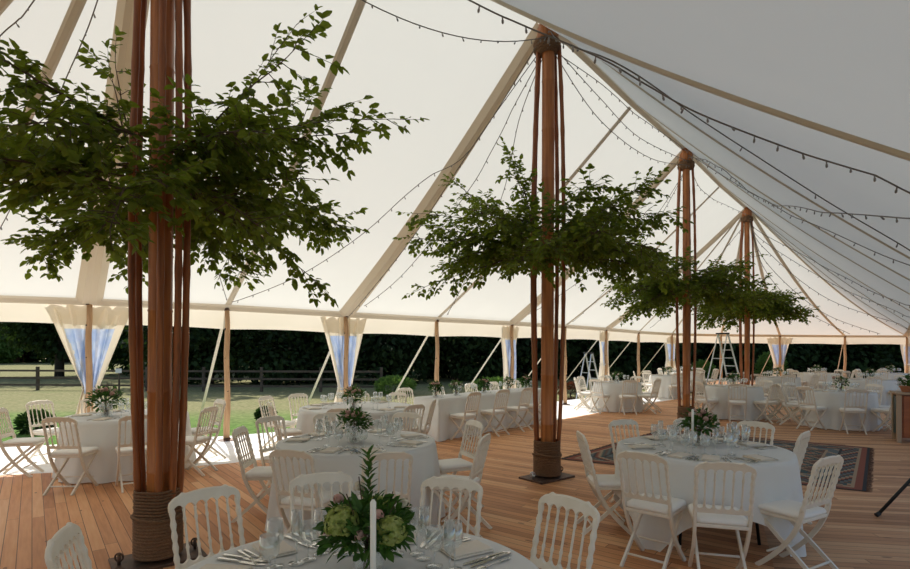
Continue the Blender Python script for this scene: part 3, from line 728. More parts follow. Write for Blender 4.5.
# ------------------------------------------------------------------ folding chair
def make_chair():
    r = empty('folding_chair'); tag(r, 'x', 'chair')
    zc, yc = .80, -.085          # crest level and set-back
    def back(z): return -.085 * (z - .47) / (.80 - .47)
    for s in (-1, 1):
        # turned back post running on as the front leg
        pts, rad = [], []
        for k in range(25):
            z = .845 - (.845 - .50) * k / 24
            pts.append((s * .195, back(z), z)); rad.append(.0125 + (.006 if k % 4 == 2 else (.003 if k % 4 in (1, 3) else 0)))
        m = MB(); m.tube(pts, rad, 8); m.build('back_post', M['chair'], r, True)
        m = MB(); c = []
        for k in range(13):
            t = k / 12; z = .53 * (1 - t); y = back(.53) * (1 - t) ** 2 + 2 * t * (1 - t) * .02 + t * t * .34
            c.append(Vector((s * (.195 - .012 * t), y, z)))
        rings = []
        for i, p in enumerate(c):
            tt = (c[min(i + 1, 12)] - c[max(i - 1, 0)]).normalized(); b = tt.cross(Vector((1, 0, 0))).normalized()
            rings.append([p + Vector((1, 0, 0)) * a_ * .011 + b * b_ * .0165 for a_, b_ in ((-1, -1), (1, -1), (1, 1), (-1, 1))])
        m.loft(rings); m.build('leg', M['chair'], r)
        m = MB(); m.bar((s * .160, .36, .425), (s * .168, -.125, 0), .020, .030, (1, 0, 0)); m.build('leg', M['chair'], r)
    # crest rail: arched top, scalloped underside
    m = MB(); n = 72; f, b = [], []
    for side in (0, 1):
        for lvl in (0, 1, 2):
            pass
    def prof(x):
        u = abs(x) / .21
        zt_ = .885 + .030 * (1 - u ** 2) - (.018 * max(0, (u - .80) / .20) ** 1.5) + (.010 * math.exp(-((u - .62) / .07) ** 2))
        q = ((x + .195) / .065) % 1.0
        zb_ = .818 + .030 * abs(sin(pi * q)) ** .55 + .012 * (1 - u ** 2) if -.195 <= x <= .195 else .812
        return zt_, zb_
    rings = []
    for i in range(n + 1):
        x = -.212 + .424 * i / n; zt_, zb_ = prof(x); zm = (zt_ + zb_) / 2
        if i in (0, n): zt_, zb_ = zt_ - .012, zb_ + .012
        rings.append([Vector((x, back(z) + dy, z)) for z, dy in ((zb_, -.011), (zb_, .011), (zt_ - .006, .012), (zt_, .005), (zt_, -.005), (zt_ - .006, -.012))])
    m.loft(rings); m.build('crest_rail', M['chair'], r)
    # bottom rail of the back: cups up between the spindles
    m = MB(); rings = []
    for i in range(n + 1):
        x = -.205 + .41 * i / n; q = ((x + .195) / .065) % 1.0
        zt_ = .590 - .034 * abs(sin(pi * q)) ** .6 if -.195 <= x <= .195 else .58
        rings.append([Vector((x, back(z) + dy, z)) for z, dy in ((.525, -.010), (.525, .010), (zt_, .010), (zt_, -.010))])
    m.loft(rings); m.build('lower_rail', M['chair'], r)
    for k in range(1, 6):
        x = -.195 + .065 * k; m = MB(); pts = []; rad = []
        for i in range(15):
            z = .578 + (.832 - .578) * i / 14; pts.append((x, back(z), z))
            rad.append(.0065 + {0: .004, 1: .001, 3: .0045, 4: .0, 10: .0, 11: .0045, 13: .001, 14: .004}.get(i, .001))
        m.tube(pts, rad, 6); m.build('spindle', M['chair'], r, True)
    m = MB(); m.box((0, .185, .428), (.375, .39, .028), None, .006); m.build('seat_frame', M['chair'], r)
    m = MB(); rings = []
    for ins, z in ((.012, .441), (.0, .448), (-.004, .458), (.0, .472), (.012, .482), (.05, .488), (.12, .490)):
        rr_ = []
        w, h, cr_ = .192 - ins, .198 - ins, max(.045 - ins, .01)
        for (sx, sy, a0) in ((1, 1, 0), (-1, 1, pi / 2), (-1, -1, pi), (1, -1, 1.5 * pi)):
            for i in range(5):
                a = a0 + pi / 2 * i / 4; rr_.append(Vector((sx * (w - cr_) + cr_ * cos(a), .185 + sy * (h - cr_) + cr_ * sin(a), z)))
        rings.append(rr_)
    m.loft(rings); m.build('seat_pad', M['cushion'], r, True)
    m = MB(); m.tube([(-.183, .255, .135), (.183, .255, .135)], .0095, 8); m.build('stretcher', M['chair'], r, True)
    m = MB(); m.tube([(-.166, -.035, .085), (.166, -.035, .085)], .0095, 8); m.build('stretcher', M['chair'], r, True)
    return Proto(r)
CH = make_chair()
SIDE = ['right', 'back-right', 'back', 'back-left', 'left', 'front-left', 'front', 'front-right']
def side_of(dx, dy): return SIDE[int(round(atan2(dy, dx) / (pi / 4))) % 8]
def chair(x, y, n, label, group, jig=0.0):
    return CH.place((x, y, 0), atan2(-n[0], n[1]) + jig, label, 'chair', group, (.89, .95, .957))

# ------------------------------------------------------------------ table and cloth
def table_proto(R):
    r = empty('round_table'); tag(r, 'x', 'table')
    m = MB(); m.lathe([(R - .02, .715), (R - .004, .72), (R - .004, .738), (R - .01, .742)], n=48); m.build('tabletop', M['cabtop'], r)
    for k in range(4):
        a = pi / 4 + k * pi / 2; m = MB(); m.tube([(cos(a) * .42, sin(a) * .42, .715), (cos(a) * .50, sin(a) * .50, .0)], .014, 8); m.build('leg', M['black'], r, True)
    return Proto(r)
TP = table_proto(.76)
def cloth(cx, cy, R, label, seed, mode='full', rot=0.0, S=2.45):
    rnd = random.Random(seed); NP = 144; o = empty
    ph = [rnd.uniform(0, 6.28) for _ in range(5)]; k1, k2 = rnd.choice((9, 10, 11)), rnd.choice((17, 19, 21))
    rings = []
    top_z = .748
    for rr_ in (0.02, .2, .4, .6, .72 * R / .76, R - .012):
        rings.append([Vector((rr_ * cos(2 * pi * j / NP), rr_ * sin(2 * pi * j / NP), top_z + .0015 * sin(j * .5 + rr_ * 9))) for j in range(NP)])
    ND = 16
    def drop(a):
        if mode == 'full': return .735
        b = (a - rot) % (pi / 2); b = min(b, pi / 2 - b)
        return min(.738, max(.2, S / 2 / cos(b) - R))
    for k in range(ND + 1):
        ring = []
        for j in range(NP):
            a = 2 * pi * j / NP; d = drop(a); s = d * k / ND
            fold = (.5 + .5 * sin(k1 * a + ph[0])) * .55 + .3 * sin(k2 * a + ph[1] + s * 2) + .25 * sin(5 * a + ph[2])
            amp = .085 * (s / .74) ** 1.1
            rad = R + .008 + .03 * min(1, s / .05) * .3 + .05 * s + amp * fold
            ring.append(Vector((rad * cos(a), rad * sin(a), top_z - s if k else top_z - .001)))
        rings.append(ring)
    m = MB(); m.loft(rings, False); m.add([tuple(p) for p in rings[0]], [tuple(range(NP))])
    ob = m.build('tablecloth', M['cloth'], None, True); ob.location = (cx, cy, 0)
    tag(ob, label, 'tablecloth'); return ob

# ------------------------------------------------------------------ tableware (origin on the table, +Y towards the table's centre)
def single(name, mb, m, cat, smooth=True):
    o = mb.build(name, m, None, smooth); tag(o, 'x', cat); return Proto(o)
def glass_proto(name, H, rb, rt, stem, cat, hi=True):
    r = empty(name); tag(r, 'x', cat); n = 16
    bz = stem
    outer_ = [(.004, bz), (rb * .55, bz + .006), (rb * .9, bz + .022), (rb, bz + (H - bz) * .42), (rt, H)]
    inner_ = [(rt - .0012, H), (rb - .0016, bz + (H - bz) * .42), (rb * .86, bz + .026), (rb * .45, bz + .011), (.002, bz + .008)]
    MB().lathe(outer_ + inner_, n=n).build('bowl', M['glass'], r, True)
    MB().lathe([(.0036, .004), (.003, stem * .5), (.004, stem)], n=8).build('stem', M['glass'], r, True)
    MB().lathe([(.033, 0), (.033, .002), (.012, .004), (.004, .008)], n=n).build('foot', M['glass'], r, True)
    return Proto(r)
GW = glass_proto('wine_glass', .19, .036, .030, .085, 'glass')
GF = glass_proto('champagne_flute', .215, .024, .021, .085, 'glass')
GT = glass_proto('water_goblet', .155, .039, .036, .06, 'glass')
def far_glass():
    m = MB(); m.lathe([(.032, 0), (.032, .002), (.005, .008), (.004, .09), (.03, .105), (.036, .14), (.030, .19), (.0285, .19), (.034, .14), (.02, .105), (.002, .1)], n=10); return m
GS = single('wine_glass', far_glass(), M['glass'], 'glass')
def fork():
    m = MB(); m.loft([[Vector((a * w, y, z + b * .0011)) for a, b in ((-1, -1), (1, -1), (1, 1), (-1, 1))] for y, w, z in ((-.10, .0055, .003), (-.09, .007, .004), (-.02, .0035, .006), (.03, .0032, .006), (.045, .008, .004), (.058, .0115, .003))])
    for k in range(4):
        x = -.0095 + .0063 * k; m.loft([[Vector((x + a * .0016, y, z + b * .0009)) for a, b in ((-1, -1), (1, -1), (1, 1), (-1, 1))] for y, z in ((.057, .003), (.08, .003), (.10, .007))])
    return m
def knife():
    m = MB(); m.loft([[Vector((a * w + off, y, z + b * h)) for a, b in ((-1, -1), (1, -1), (1, 1), (-1, 1))] for y, w, h, z, off in ((-.115, .0055, .003, .0045, 0), (-.10, .0075, .0038, .005, 0), (-.02, .0055, .0035, .005, 0), (-.01, .004, .001, .004, 0), (.0, .0095, .0008, .003, .001), (.08, .0105, .0007, .002, .001), (.105, .006, .0006, .002, -.003), (.115, .001, .0005, .002, -.006))]); return m
def spoon():
    m = MB(); m.loft([[Vector((a * w, y, z + b * .0011)) for a, b in ((-1, -1), (1, -1), (1, 1), (-1, 1))] for y, w, z in ((-.09, .0055, .003), (-.08, .007, .004), (.0, .003, .006), (.05, .004, .005))])
    m.ball((0, .075, .004), .02, 12, 6, (.85, 1.45, .22)); return m
def napkin(k):
    m = MB(); rnd = random.Random(k)
    m.loft([[Vector((sx * w + dx, sy * h, z)) for sx, sy in ((-1, -1), (-.3, -1.02), (.4, -.98), (1, -1), (1.02, 0), (1, 1), (.3, .98), (-.4, 1.02), (-1, 1), (-.98, 0))] for w, h, z, dx in
            ((.062, .095, 0, 0), (.066, .10, .004, 0), (.064, .098, .008, .001), (.059, .093, .0085, .002), (.062, .096, .014, .002), (.055, .088, .017, .001), (.03, .05, .019, 0))]); return m
PF = single('fork', fork(), M['silver'], 'fork', False); PK = single('knife', knife(), M['silver'], 'knife', False); PS = single('spoon', spoon(), M['silver'], 'spoon')
PN_ = single('napkin', napkin(1), M['napkin'], 'napkin', False)
TOPZ = .7505
def setting(cx, cy, a, R, side, tname, level, rnd):
    """a = angle from the table's centre to the sitter"""
    d = Vector((cos(a), sin(a), 0)); t = Vector((-d.y, d.x, 0)); rz = a + pi / 2
    def put(pr, x, y, what, cat, grp, dr=0.0):   # x to the sitter's right, y towards the centre
        p = Vector((cx, cy, TOPZ)) + d * (R - y) + t * (x) * -1
        pr.place((p.x, p.y, p.z), rz + dr, what + ' at the ' + side + ' place of ' + tname, cat, grp)
    j = lambda s=.012: rnd.uniform(-s, s)
    put(PN_, -.02 + j(), .17 + j(), 'folded cream napkin', 'napkin', 'napkins on ' + tname, j(.25))
    if level >= 2:
        put(PF, -.135 + j(.006), .16 + j(.01), 'outer silver fork', 'fork', 'forks on ' + tname, j(.08))
        put(PF, -.108 + j(.004), .165 + j(.01), 'inner silver fork', 'fork', 'forks on ' + tname, j(.08))
        put(PK, .10 + j(.004), .17 + j(.01), 'inner silver knife', 'knife', 'knives on ' + tname, j(.08))
        put(PK, .13 + j(.006), .165 + j(.01), 'outer silver knife', 'knife', 'knives on ' + tname, j(.08))
        put(PS, .165 + j(.006), .17 + j(.01), 'silver spoon', 'spoon', 'spoons on ' + tname, j(.1))
        put(GW, .10 + j(), .34 + j(), 'clear wine glass', 'glass', 'glasses on ' + tname)
        put(GT, .02 + j(), .37 + j(), 'wide clear water goblet', 'glass', 'glasses on ' + tname)
        put(GF, .155 + j(), .40 + j(), 'slender champagne flute', 'glass', 'glasses on ' + tname)
    elif level == 1:
        put(PK, .11 + j(.006), .165 + j(.01), 'silver knife', 'knife', 'knives on ' + tname, j(.08))
        put(PF, -.12 + j(.006), .165 + j(.01), 'silver fork', 'fork', 'forks on ' + tname, j(.08))
        put(GS, .10 + j(), .34 + j(), 'right-hand clear wine glass', 'glass', 'glasses on ' + tname)
        put(GS, .02 + j(), .36 + j(), 'left-hand clear wine glass', 'glass', 'glasses on ' + tname)
    else:
        put(GS, .08 + j(), .34 + j(), 'clear wine glass', 'glass', 'glasses on ' + tname)

# ------------------------------------------------------------------ flowers
def bouquet(kind, seed, label, loc, scale=1.0, H=.30, W=.16):
    rnd = random.Random(seed); r = empty('flower_centrepiece', loc); tag(r, label, 'flowers'); r.scale = (scale,) * 3
    def rdir(): 
        v = Vector((rnd.gauss(0, 1), rnd.gauss(0, 1), rnd.gauss(0, 1))); return v.normalized()
    vz = .13
    MB().lathe([(.045, 0), (.055, .01), (.060, .06), (.052, .11), (.056, vz), (.053, vz), (.049, .11), (.056, .06), (.05, .014), (.01, .012)], n=16).build('vase', M['glass'], r, True)
    st, lf = MB(), MB()
    for k in range(16):
        d = Vector((rnd.gauss(0, .5), rnd.gauss(0, .5), 1)).normalized(); L = rnd.uniform(.5, 1) * H * .9
        p0 = Vector((rnd.uniform(-.025, .025), rnd.uniform(-.025, .025), .02)); p1 = Vector((d.x * .03, d.y * .03, vz)); p2 = Vector((d.x * W * 1.1, d.y * W * 1.1, vz + L * d.z))
        st.tube([p0, p1, p2], .0022, 4, False)
    for k in range(520 if kind == 'hydrangea' else (300 if kind == 'mixed' else 130)):
        d = rdir(); d.z = abs(d.z) * rnd.choice((1, 1, 1, -.5))
        rr_ = rnd.uniform(.45, 1.0)
        p = Vector((d.x * W * rr_, d.y * W * rr_, vz + .04 + d.z * (H - vz) * .75 * rr_))
        leaf_quads(lf, p, (d + rdir() * .7), Vector((0, 0, 1)) + rdir() * .6, rnd.uniform(.035, .075), rnd.uniform(.02, .038))
    st.build('stems', M['twig'], r); lf.build('leaves', M['bleaf'], r)
    def head(name, c, rad, m_, petals, sz):
        h = MB()
        for k in range(petals):
            d = rdir(); 
            if d.z < -.5: d.z *= -1
            p = Vector(c) + d * rad * rnd.uniform(.82, 1.0); u = d.cross(rdir()).normalized(); v = d.cross(u)
            a = sz * rnd.uniform(.8, 1.2)
            h.add([p + d * a * .2, p + u * a, p + v * a, p - u * a, p - v * a], [(0, 1, 2), (0, 2, 3), (0, 3, 4), (0, 4, 1)])
        h.ball(c, rad * .68, 10, 6); h.build(name, m_, r)
    if kind == 'hydrangea':
        for c, rad in (((-.085, -.085, .235), .066), ((.095, -.09, .205), .060), ((.02, .09, .24), .05)): head('hydrangea_head', c, rad, M['hyd'], 420, .010)
        for c in ((-.115, .0, .30), (-.01, -.12, .2), (.05, -.10, .27), (-.14, -.05, .19)): head('pink_bloom', c, .021, M['pink'], 34, .009)
        for c in ((-.04, .03, .34), (.13, .05, .27)): head('cream_bloom', c, .022, M['cream_fl'], 34, .009)
        sp = MB()
        for k in range(46):
            z = .24 + k * .0052; a = k * 2.4
            leaf_quads(sp, Vector((.0, .0, z)), Vector((cos(a), sin(a), .9)), Vector((0, 0, 1)), .05, .016)
        sp.build('tall_sprig', M['bleaf'], r)
    elif kind == 'mixed':
        for k in range(11):
            a = k * 2.4; q = rnd.uniform(.3, .8); c = (cos(a) * W * q, sin(a) * W * q, vz + .03 + (H - vz) * (1 - q * .6) * rnd.uniform(.8, 1))
            head('pink_bloom' if k % 3 else 'cream_bloom', c, .026, M['pink'] if k % 3 else M['cream_fl'], 40, .011)
    else:
        for k in range(5):
            a = k * 2.4; q = rnd.uniform(.4, .9); c = (cos(a) * W * q, sin(a) * W * q, vz + (H - vz) * rnd.uniform(.5, .95))
            head('pink_bloom' if k % 2 else 'cream_bloom', c, .03, M['pink'] if k % 2 else M['cream_fl'], 30, .014)
    return r
def candle(loc, h, label, r_=.0105):
    r = empty('taper_candle', loc); tag(r, label, 'candle')
    MB().lathe([(.038, 0), (.038, .006), (.014, .012), (.013, .03), (.016, .045), (r_ + .001, .045)], n=16).build('candlestick', M['glass'], r, True)
    MB().lathe([(r_, .03), (r_, h - .01), (r_ * .4, h)], n=14).build('candle_body', M['wax'], r, True)
    MB().tube([(0, 0, h - .002), (.001, 0, h + .014)], .001, 5).build('wick', M['black'], r)

# ------------------------------------------------------------------ the round tables
def round_table(cx, cy, tname, chairs, level, seed, R=.76, mode='full', rot=0.0, S=2.45, places=None):
    rnd = random.Random(seed)
    TP.place((cx, cy, 0), 0, 'round table hidden under the cloth of ' + tname, 'table', None, (R / .76, R / .76, 1))
    cloth(cx, cy, R, 'white linen cloth over ' + tname, seed, mode, rot, S)
    used = {}
    for it in chairs:
        x, y = it[:2]; n = Vector(it[2:] if len(it) > 2 else (cx - x, cy - y)).normalized(); s = side_of(x - cx, y - cy)
        if s in used: s = ('outer ' if (x - cx) ** 2 + (y - cy) ** 2 > used[s] else 'inner ') + s
        used[s] = (x - cx) ** 2 + (y - cy) ** 2
        chair(x, y, n, 'ivory folding chair on the ' + s + ' side of ' + tname, 'folding chairs around ' + tname, rnd.uniform(-.07, .07))
    for s, it in zip(list(used), chairs):
        x, y = it[:2]; setting(cx, cy, atan2(y - cy, x - cx), R, s, tname, level, rnd)
def ring(cx, cy, n, r, ph, skip=()):
    return [(cx + r * cos(ph + 2 * pi * k / n), cy + r * sin(ph + 2 * pi * k / n)) for k in range(n) if k not in skip]

# foreground
round_table(-.37, 1.98, 'the foreground table', [(-1.53, 2.27, .92, .40), (-1.27, 2.84), (-.775, 3.18), (-.05, 3.06), (.50, 2.68)], 2, 1, R=.72)
bouquet('hydrangea', 4, 'large bouquet of lime hydrangeas and leaves on the foreground table', (-.33, 2.06, TOPZ), 1.0, H=.30, W=.165)
candle((-.282, 1.86, TOPZ), .355, 'tall white taper candle before the hydrangea bouquet on the foreground table')
# second
round_table(-.94, 5.2, 'the table behind the foreground one',
            [(-1.98, 5.22), (-2.0, 6.02), (-1.20, 4.14), (-.52, 4.05), (.17, 4.78), (.12, 5.66), (-1.46, 6.34), (-.60, 6.34)], 2, 2, R=.735)
bouquet('mixed', 9, 'bouquet with russet and pink blooms on the table behind the foreground one', (-.95, 5.1, TOPZ), 1.0, H=.30, W=.14)
# beside the end of the long table
round_table(-1.49, 8.3, "the table beside the long one",
            [(-2.62, 9.2), (-2.98, 8.75), (-2.55, 7.75), (-1.46, 7.0), (-.62, 7.45), (-1.7, 9.5), (-1.05, 9.45), (-.42, 8.1)], 1, 3, R=.86)
bouquet('mixed', 12, "bouquet of pinkish flowers on the table beside the long one", (-1.5, 8.0, TOPZ), 1.0, H=.32, W=.16)
# leftmost
round_table(-4.42, 7.3, 'the leftmost round table',
            [(-5.75, 6.95), (-6.05, 7.95), (-4.42, 6.12), (-3.72, 6.3), (-3.62, 8.1), (-3.32, 7.1), (-5.55, 8.35)], 1, 5, R=.72)
bouquet('mixed', 17, 'low bouquet with red blooms at the right of the leftmost round table', (-4.55, 7.05, TOPZ), 1.15, H=.34, W=.17)
# right, beside the rug
round_table(2.20, 4.82, 'the round table beside the rug',
            [(1.43, 4.02), (1.83, 3.70), (2.58, 3.88, -.50, .86), (3.12, 5.00, -.72, .69), (3.06, 5.58), (2.56, 5.82), (1.84, 5.70), (1.24, 4.88)], 2, 6, mode='square', rot=radians(-97), S=2.22, R=.71)
bouquet('mixed', 21, 'leafy bouquet with dusky pink blooms on the round table beside the rug', (2.24, 4.95, TOPZ), 1.0, H=.31, W=.145)
candle((2.13, 4.84, TOPZ), .34, 'white taper candle left of the bouquet on the table beside the rug')
# far tables
FAR = [(4.38, 14.6, 'the table by the small outdoor ladder', 8, 0, 30), (6.70, 13.0, 'the table right of the third mast', 8, .39, 31), (8.14, 11.4, 'the round table nearest the wooden cabinet', 8, .39, 32),
       (7.35, 18.6, 'the table by the narrow floor-length drape', 7, .1, 33), (10.4, 17.4, 'the table behind the farthest mast', 8, .5, 34),
       (12.3, 16.0, 'the table beyond the one nearest the cabinet', 8, .2, 35), (13.6, 20.3, 'the table deep in the far corner', 8, .3, 36), (9.3, 21.6, 'the table against the far end wall', 8, .0, 37), (16.3, 20.2, 'the farthest table on the right', 7, .2, 38)]
for k, (cx, cy, nm, n, ph, seed) in enumerate(FAR):
    round_table(cx, cy, nm, ring(cx, cy, n, 1.03, ph), 0, seed, R=.60)
    bouquet('small', seed, 'small leafy bouquet on ' + nm, (cx, cy, TOPZ), 1.0, H=.30 if k not in (0,) else .26, W=.15)

# ------------------------------------------------------------------ the long table
u = Vector((1.98, 2.15, 0)).normalized(); w = Vector((-u.y, u.x, 0)); LT, WT = 3.55, .62
o0 = Vector((-.28, 9.6, 0)); cen = o0 + u * LT / 2 + w * WT / 2; yaw = atan2(u.y, u.x)
lt = empty('long_table', cen, yaw); tag(lt, 'long table hidden under its white cloth left of the second mast', 'table')
MB().box((0, 0, .73), (LT - .02, WT - .02, .025), None, .005).build('tabletop', M['cabtop'], lt)
for sx in (-1, 1):
    for sy in (-1, 1): MB().tube([(sx * (LT / 2 - .3), sy * (WT / 2 - .08), .718), (sx * (LT / 2 - .3), sy * (WT / 2 - .08), 0)], .014, 8).build('leg', M['black'], lt)
def long_cloth():
    m = MB(); per = []; 
    n1, n2 = 90, 20
    hx, hy = LT / 2, WT / 2
    for i in range(n1): per.append((-hx + 2 * hx * i / n1, -hy, 0, -1))
    for i in range(n2): per.append((hx, -hy + 2 * hy * i / n2, 1, 0))
    for i in range(n1): per.append((hx - 2 * hx * i / n1, hy, 0, 1))
    for i in range(n2): per.append((-hx, hy - 2 * hy * i / n2, -1, 0))
    rings = [[Vector((x * .5, y * .5, .749)) for x, y, a, b in per], [Vector((x, y, .749)) for x, y, a, b in per]]
    for k in range(13):
        s = .735 * k / 12; rg = []
        for j, (x, y, a, b) in enumerate(per):
            cx_ = max(0, abs(x) - hx + .15) / .15; cy_ = max(0, abs(y) - hy + .15) / .15
            corner = min(cx_, 1) * min(cy_, 1)
            f = .01 + .03 * s + s * .045 * sin(j * .55 + 2 * sin(j * .13)) * .8 + corner * s * .10
            nx, ny = a + corner * (1 if x > 0 else -1) * (a == 0), b + corner * (1 if y > 0 else -1) * (b == 0)
            rg.append(Vector((x + nx * f, y + ny * f, .748 - s)))
        rings.append(rg)
    m.loft(rings, False); m.add([tuple(p) for p in rings[0]], [tuple(range(len(per)))])
    ob = m.build('tablecloth', M['cloth'], None, True); ob.location = cen; ob.rotation_euler = (0, 0, yaw); tag(ob, 'white cloth reaching the deck over the long table', 'tablecloth')
long_cloth()
ORD = ['first', 'second', 'third', 'fourth', 'fifth']
for k, px in enumerate((457, 486, 510, 530)):
    g = (px - 455) / F; t = (g * o0.y - o0.x) / (u.x - g * u.y); p = o0 + u * t - w * .42
    chair(p.x - .07, p.y, (w.x, w.y), ORD[k] + ' ivory folding chair from the left along the near side of the long table', 'folding chairs at the long table', .05 * (-1) ** k)
for k, (x, y) in enumerate(((-.29, 11.4), (.42, 12.05), (.98, 12.65), (1.55, 13.2))):
    chair(x, y, (-w.x, -w.y), ORD[k] + ' ivory folding chair from the left along the far side of the long table', 'folding chairs at the long table', .06 * (-1) ** k)
chair(-.92, 10.55, (.55, -.6), 'sunlit ivory folding chair at the left end of the long table', 'folding chairs at the long table')
for k, px in enumerate((430, 456, 484, 508, 526)):
    g = (px - 455) / F; oo = o0 + w * WT * .5; t = (g * oo.y - oo.x) / (u.x - g * u.y); p = oo + u * max(t, .22)
    bouquet('small' if k % 2 else 'mixed', 60 + k, ORD[k] + ' flower arrangement from the left on the long table', (p.x, p.y, TOPZ), .95, H=.30, W=.13)
rnd = random.Random(77)
for k in range(14):
    t = .25 + k * .235; sd = 'near' if k % 2 == 0 else 'far'; p = o0 + u * t + w * (WT * (.26 if k % 2 == 0 else .74))
    GS.place((p.x, p.y, TOPZ), 0, 'clear wine glass along the ' + sd + ' edge of the long table', 'glass', 'wine glasses on the ' + sd + ' edge of the long table')

# ------------------------------------------------------------------ rug
def rug():
    c = [Vector(gp(561, 459.5)), Vector(gp(866, 492)), Vector(gp(870, 448)), Vector(gp(664, 430))]   # left, near right, far right, far
    NU, NV = 96, 80; m = MB(); rnd = random.Random(2)
    def pat(i, j):
        du, dv = min(i, NU - 1 - i), min(j, NV - 1 - j); d = min(du, dv)
        if d < 1: return 4
        if d < 3: return 0
        if d < 4: return 2
        if d < 10:
            q = (j if du < dv else i); k = (q // 2 + d) % 6
            return (0, 2, 1, 3, 5, 4)[k]
        if d < 11: return 4
        if d < 15: return 5 if ((i + j) // 2) % 5 else 2
        if d < 16: return 2
        if d < 25:
            q = (j if du < dv else i); a = abs((q % 12) - 6) + abs((d - 20))
            return 2 if a in (2, 6) else (0 if a < 2 else (1 if a < 5 else 3))
        if d < 26: return 4
        a = abs((i % 16) - 8) + abs((j % 16) - 8)
        return (0, 4, 1, 1, 2, 3, 5, 4, 1, 0, 3, 4, 1, 5, 3, 0, 1)[a]
    P = lambda a, b: (c[0].lerp(c[1], a)).lerp(c[3].lerp(c[2], a), b)
    for j in range(NV + 1):
        for i in range(NU + 1):
            p = P(i / NU, j / NV); m.v.append((p.x, p.y, .007 + .0015 * rnd.random()))
    for j in range(NV):
        for i in range(NU):
            a = j * (NU + 1) + i; m.f.append((a, a + 1, a + NU + 2, a + NU + 1)); m.mi.append(pat(i, j))
    per = [P(i / 40, 0) for i in range(40)] + [P(1, i / 40) for i in range(40)] + [P(1 - i / 40, 1) for i in range(40)] + [P(0, 1 - i / 40) for i in range(40)]
    m.cur = 3; m.loft([[Vector((p.x, p.y, .0005)) for p in per], [Vector((p.x, p.y, .0075)) for p in per]], False); m.cur = 0
    root = m.build('patterned_rug', M['rug']); tag(root, 'worn oriental rug in rust, teal and cream on the deck', 'rug')
    for (e0, e1, o_) in ((c[0], c[3], -1), (c[1], c[2], 1)):
        fr = MB()
        for a in range(150):
            t = a / 150
            p = e0.lerp(e1, t); d = (c[1] - c[0]).normalized() * o_; d = (d + Vector((rnd.uniform(-.3, .3), rnd.uniform(-.3, .3), 0))) * .05
            fr.bar((p.x, p.y, .004), (p.x + d.x, p.y + d.y, .003), .006, .003)
        fr.build('fringe', M['rug'][3], root)
rug()

# ------------------------------------------------------------------ stepladders
def ladder(loc, rz, H, spread, wid, nr, label, side=.85):
    r = empty('stepladder', loc, rz); tag(r, label, 'ladder')
    for s in (-1, 1):
        MB().bar((0.02, s * wid * .36, H), (spread * .55, s * wid * .5, 0), .022, .06, (0, 1, 0)).build('side_rail', M['steel'], r)
        MB().bar((-.02, s * wid * .34, H - .03), (-spread * .45, s * wid * .5, 0), .018, .04, (0, 1, 0)).build('back_rail', M['steel'], r)
    for k in range(nr):
        t = (k + 1) / (nr + 1); z = H * (1 - t); x = .02 + (spread * .55 - .02) * t; ww = wid * (.36 + .14 * t)
        MB().box((x, 0, z), (.08, 2 * ww, .022)).build('tread', M['steel'], r)
    for z in (H * .3, H * .62):
        t = 1 - z / H; x = -.02 - (spread * .45) * t; MB().bar((x, -wid * (.34 + .16 * t), z), (x, wid * (.34 + .16 * t), z), .02, .02).build('brace', M['steel'], r)
    MB().box((0, 0, H + .015), (.17, wid * .82, .05), None, .01).build('top_cap', M['black'], r)
ladder((9.02, 18.2, 0), radians(28), 2.16, 1.45, .50, 7, 'tall aluminium stepladder with dark top standing open left of the farthest mast')
ladder((4.7, 19.0, gz(4.7, 19)), radians(35), 1.78, 1.0, .42, 5, 'small aluminium stepladder on the grass outside, behind the far chairs')

# ------------------------------------------------------------------ cabinet, plants on it, tripod stand
cb = empty('wooden_cabinet', (8.62, 9.20, 0), radians(-31)); tag(cb, 'red-brown wooden cabinet with pale corner posts at the right edge', 'cabinet')
MB().box((0, 0, .86), (1.84, .60, .035), None, .006).build('cabinet_top', M['cabtop'], cb)
MB().box((0, 0, .46), (1.66, .48, .74)).build('body', M['cabinet'], cb)
for sx in (-1, 1):
    for sy in (-1, 1): MB().box((sx * .86, sy * .235, .42), (.07, .07, .84), None, .008).build('corner_post', M['cabtop'], cb)
MB().box((-.855, 0, .46), (.04, .38, .66)).build('side_panel', M['green'], cb)
for sx in (-1, 1):
    dm = MB(); dm.box((sx * .41, -.25, .46), (.78, .022, .70)); dr = dm.build('door', M['cabinet'], cb)
    MB().box((sx * .41, -.266, .46), (.56, .014, .50), None, .006).build('raised_panel', M['cabinet'], dr)
    MB().ball((sx * .08, -.275, .5), .016, 10, 6).build('knob', M['iron'], dr, True)
def potted(loc, label, seed, sc=1.0):
    r = empty('potted_plant', loc); tag(r, label, 'plant'); rnd = random.Random(seed); r.scale = (sc,) * 3
    MB().lathe([(.07, 0), (.075, .005), (.105, .085), (.112, .09), (.112, .105), (.10, .105), (.09, .08), (.01, .075)], n=20).build('pot', M['terra'], r, True)
    m = MB()
    for k in range(170):
        a = rnd.uniform(0, 6.28); q = rnd.uniform(0, .12); z = .10 + rnd.uniform(0, .17) * (1.1 - q * 4)
        leaf_quads(m, Vector((cos(a) * q, sin(a) * q, z)), Vector((cos(a), sin(a), rnd.uniform(.1, 1.4))), Vector((0, 0, 1)), rnd.uniform(.04, .09), .03)
    m.build('leaves', M['bleaf'], r)
potted((7.98, 9.53, .878), 'low plant in a terracotta dish on the left end of the wooden cabinet', 4)
bouquet('mixed', 91, 'bushy bouquet with pink blooms standing on the wooden cabinet', (8.34, 9.33, .878), 1.2, H=.34, W=.17)
st = empty('tripod_stand', (4.92, 5.30, 0)); tag(st, 'black metal tripod stand with one leg reaching onto the deck, right edge', 'stand')
hub = Vector((0, 0, .82))
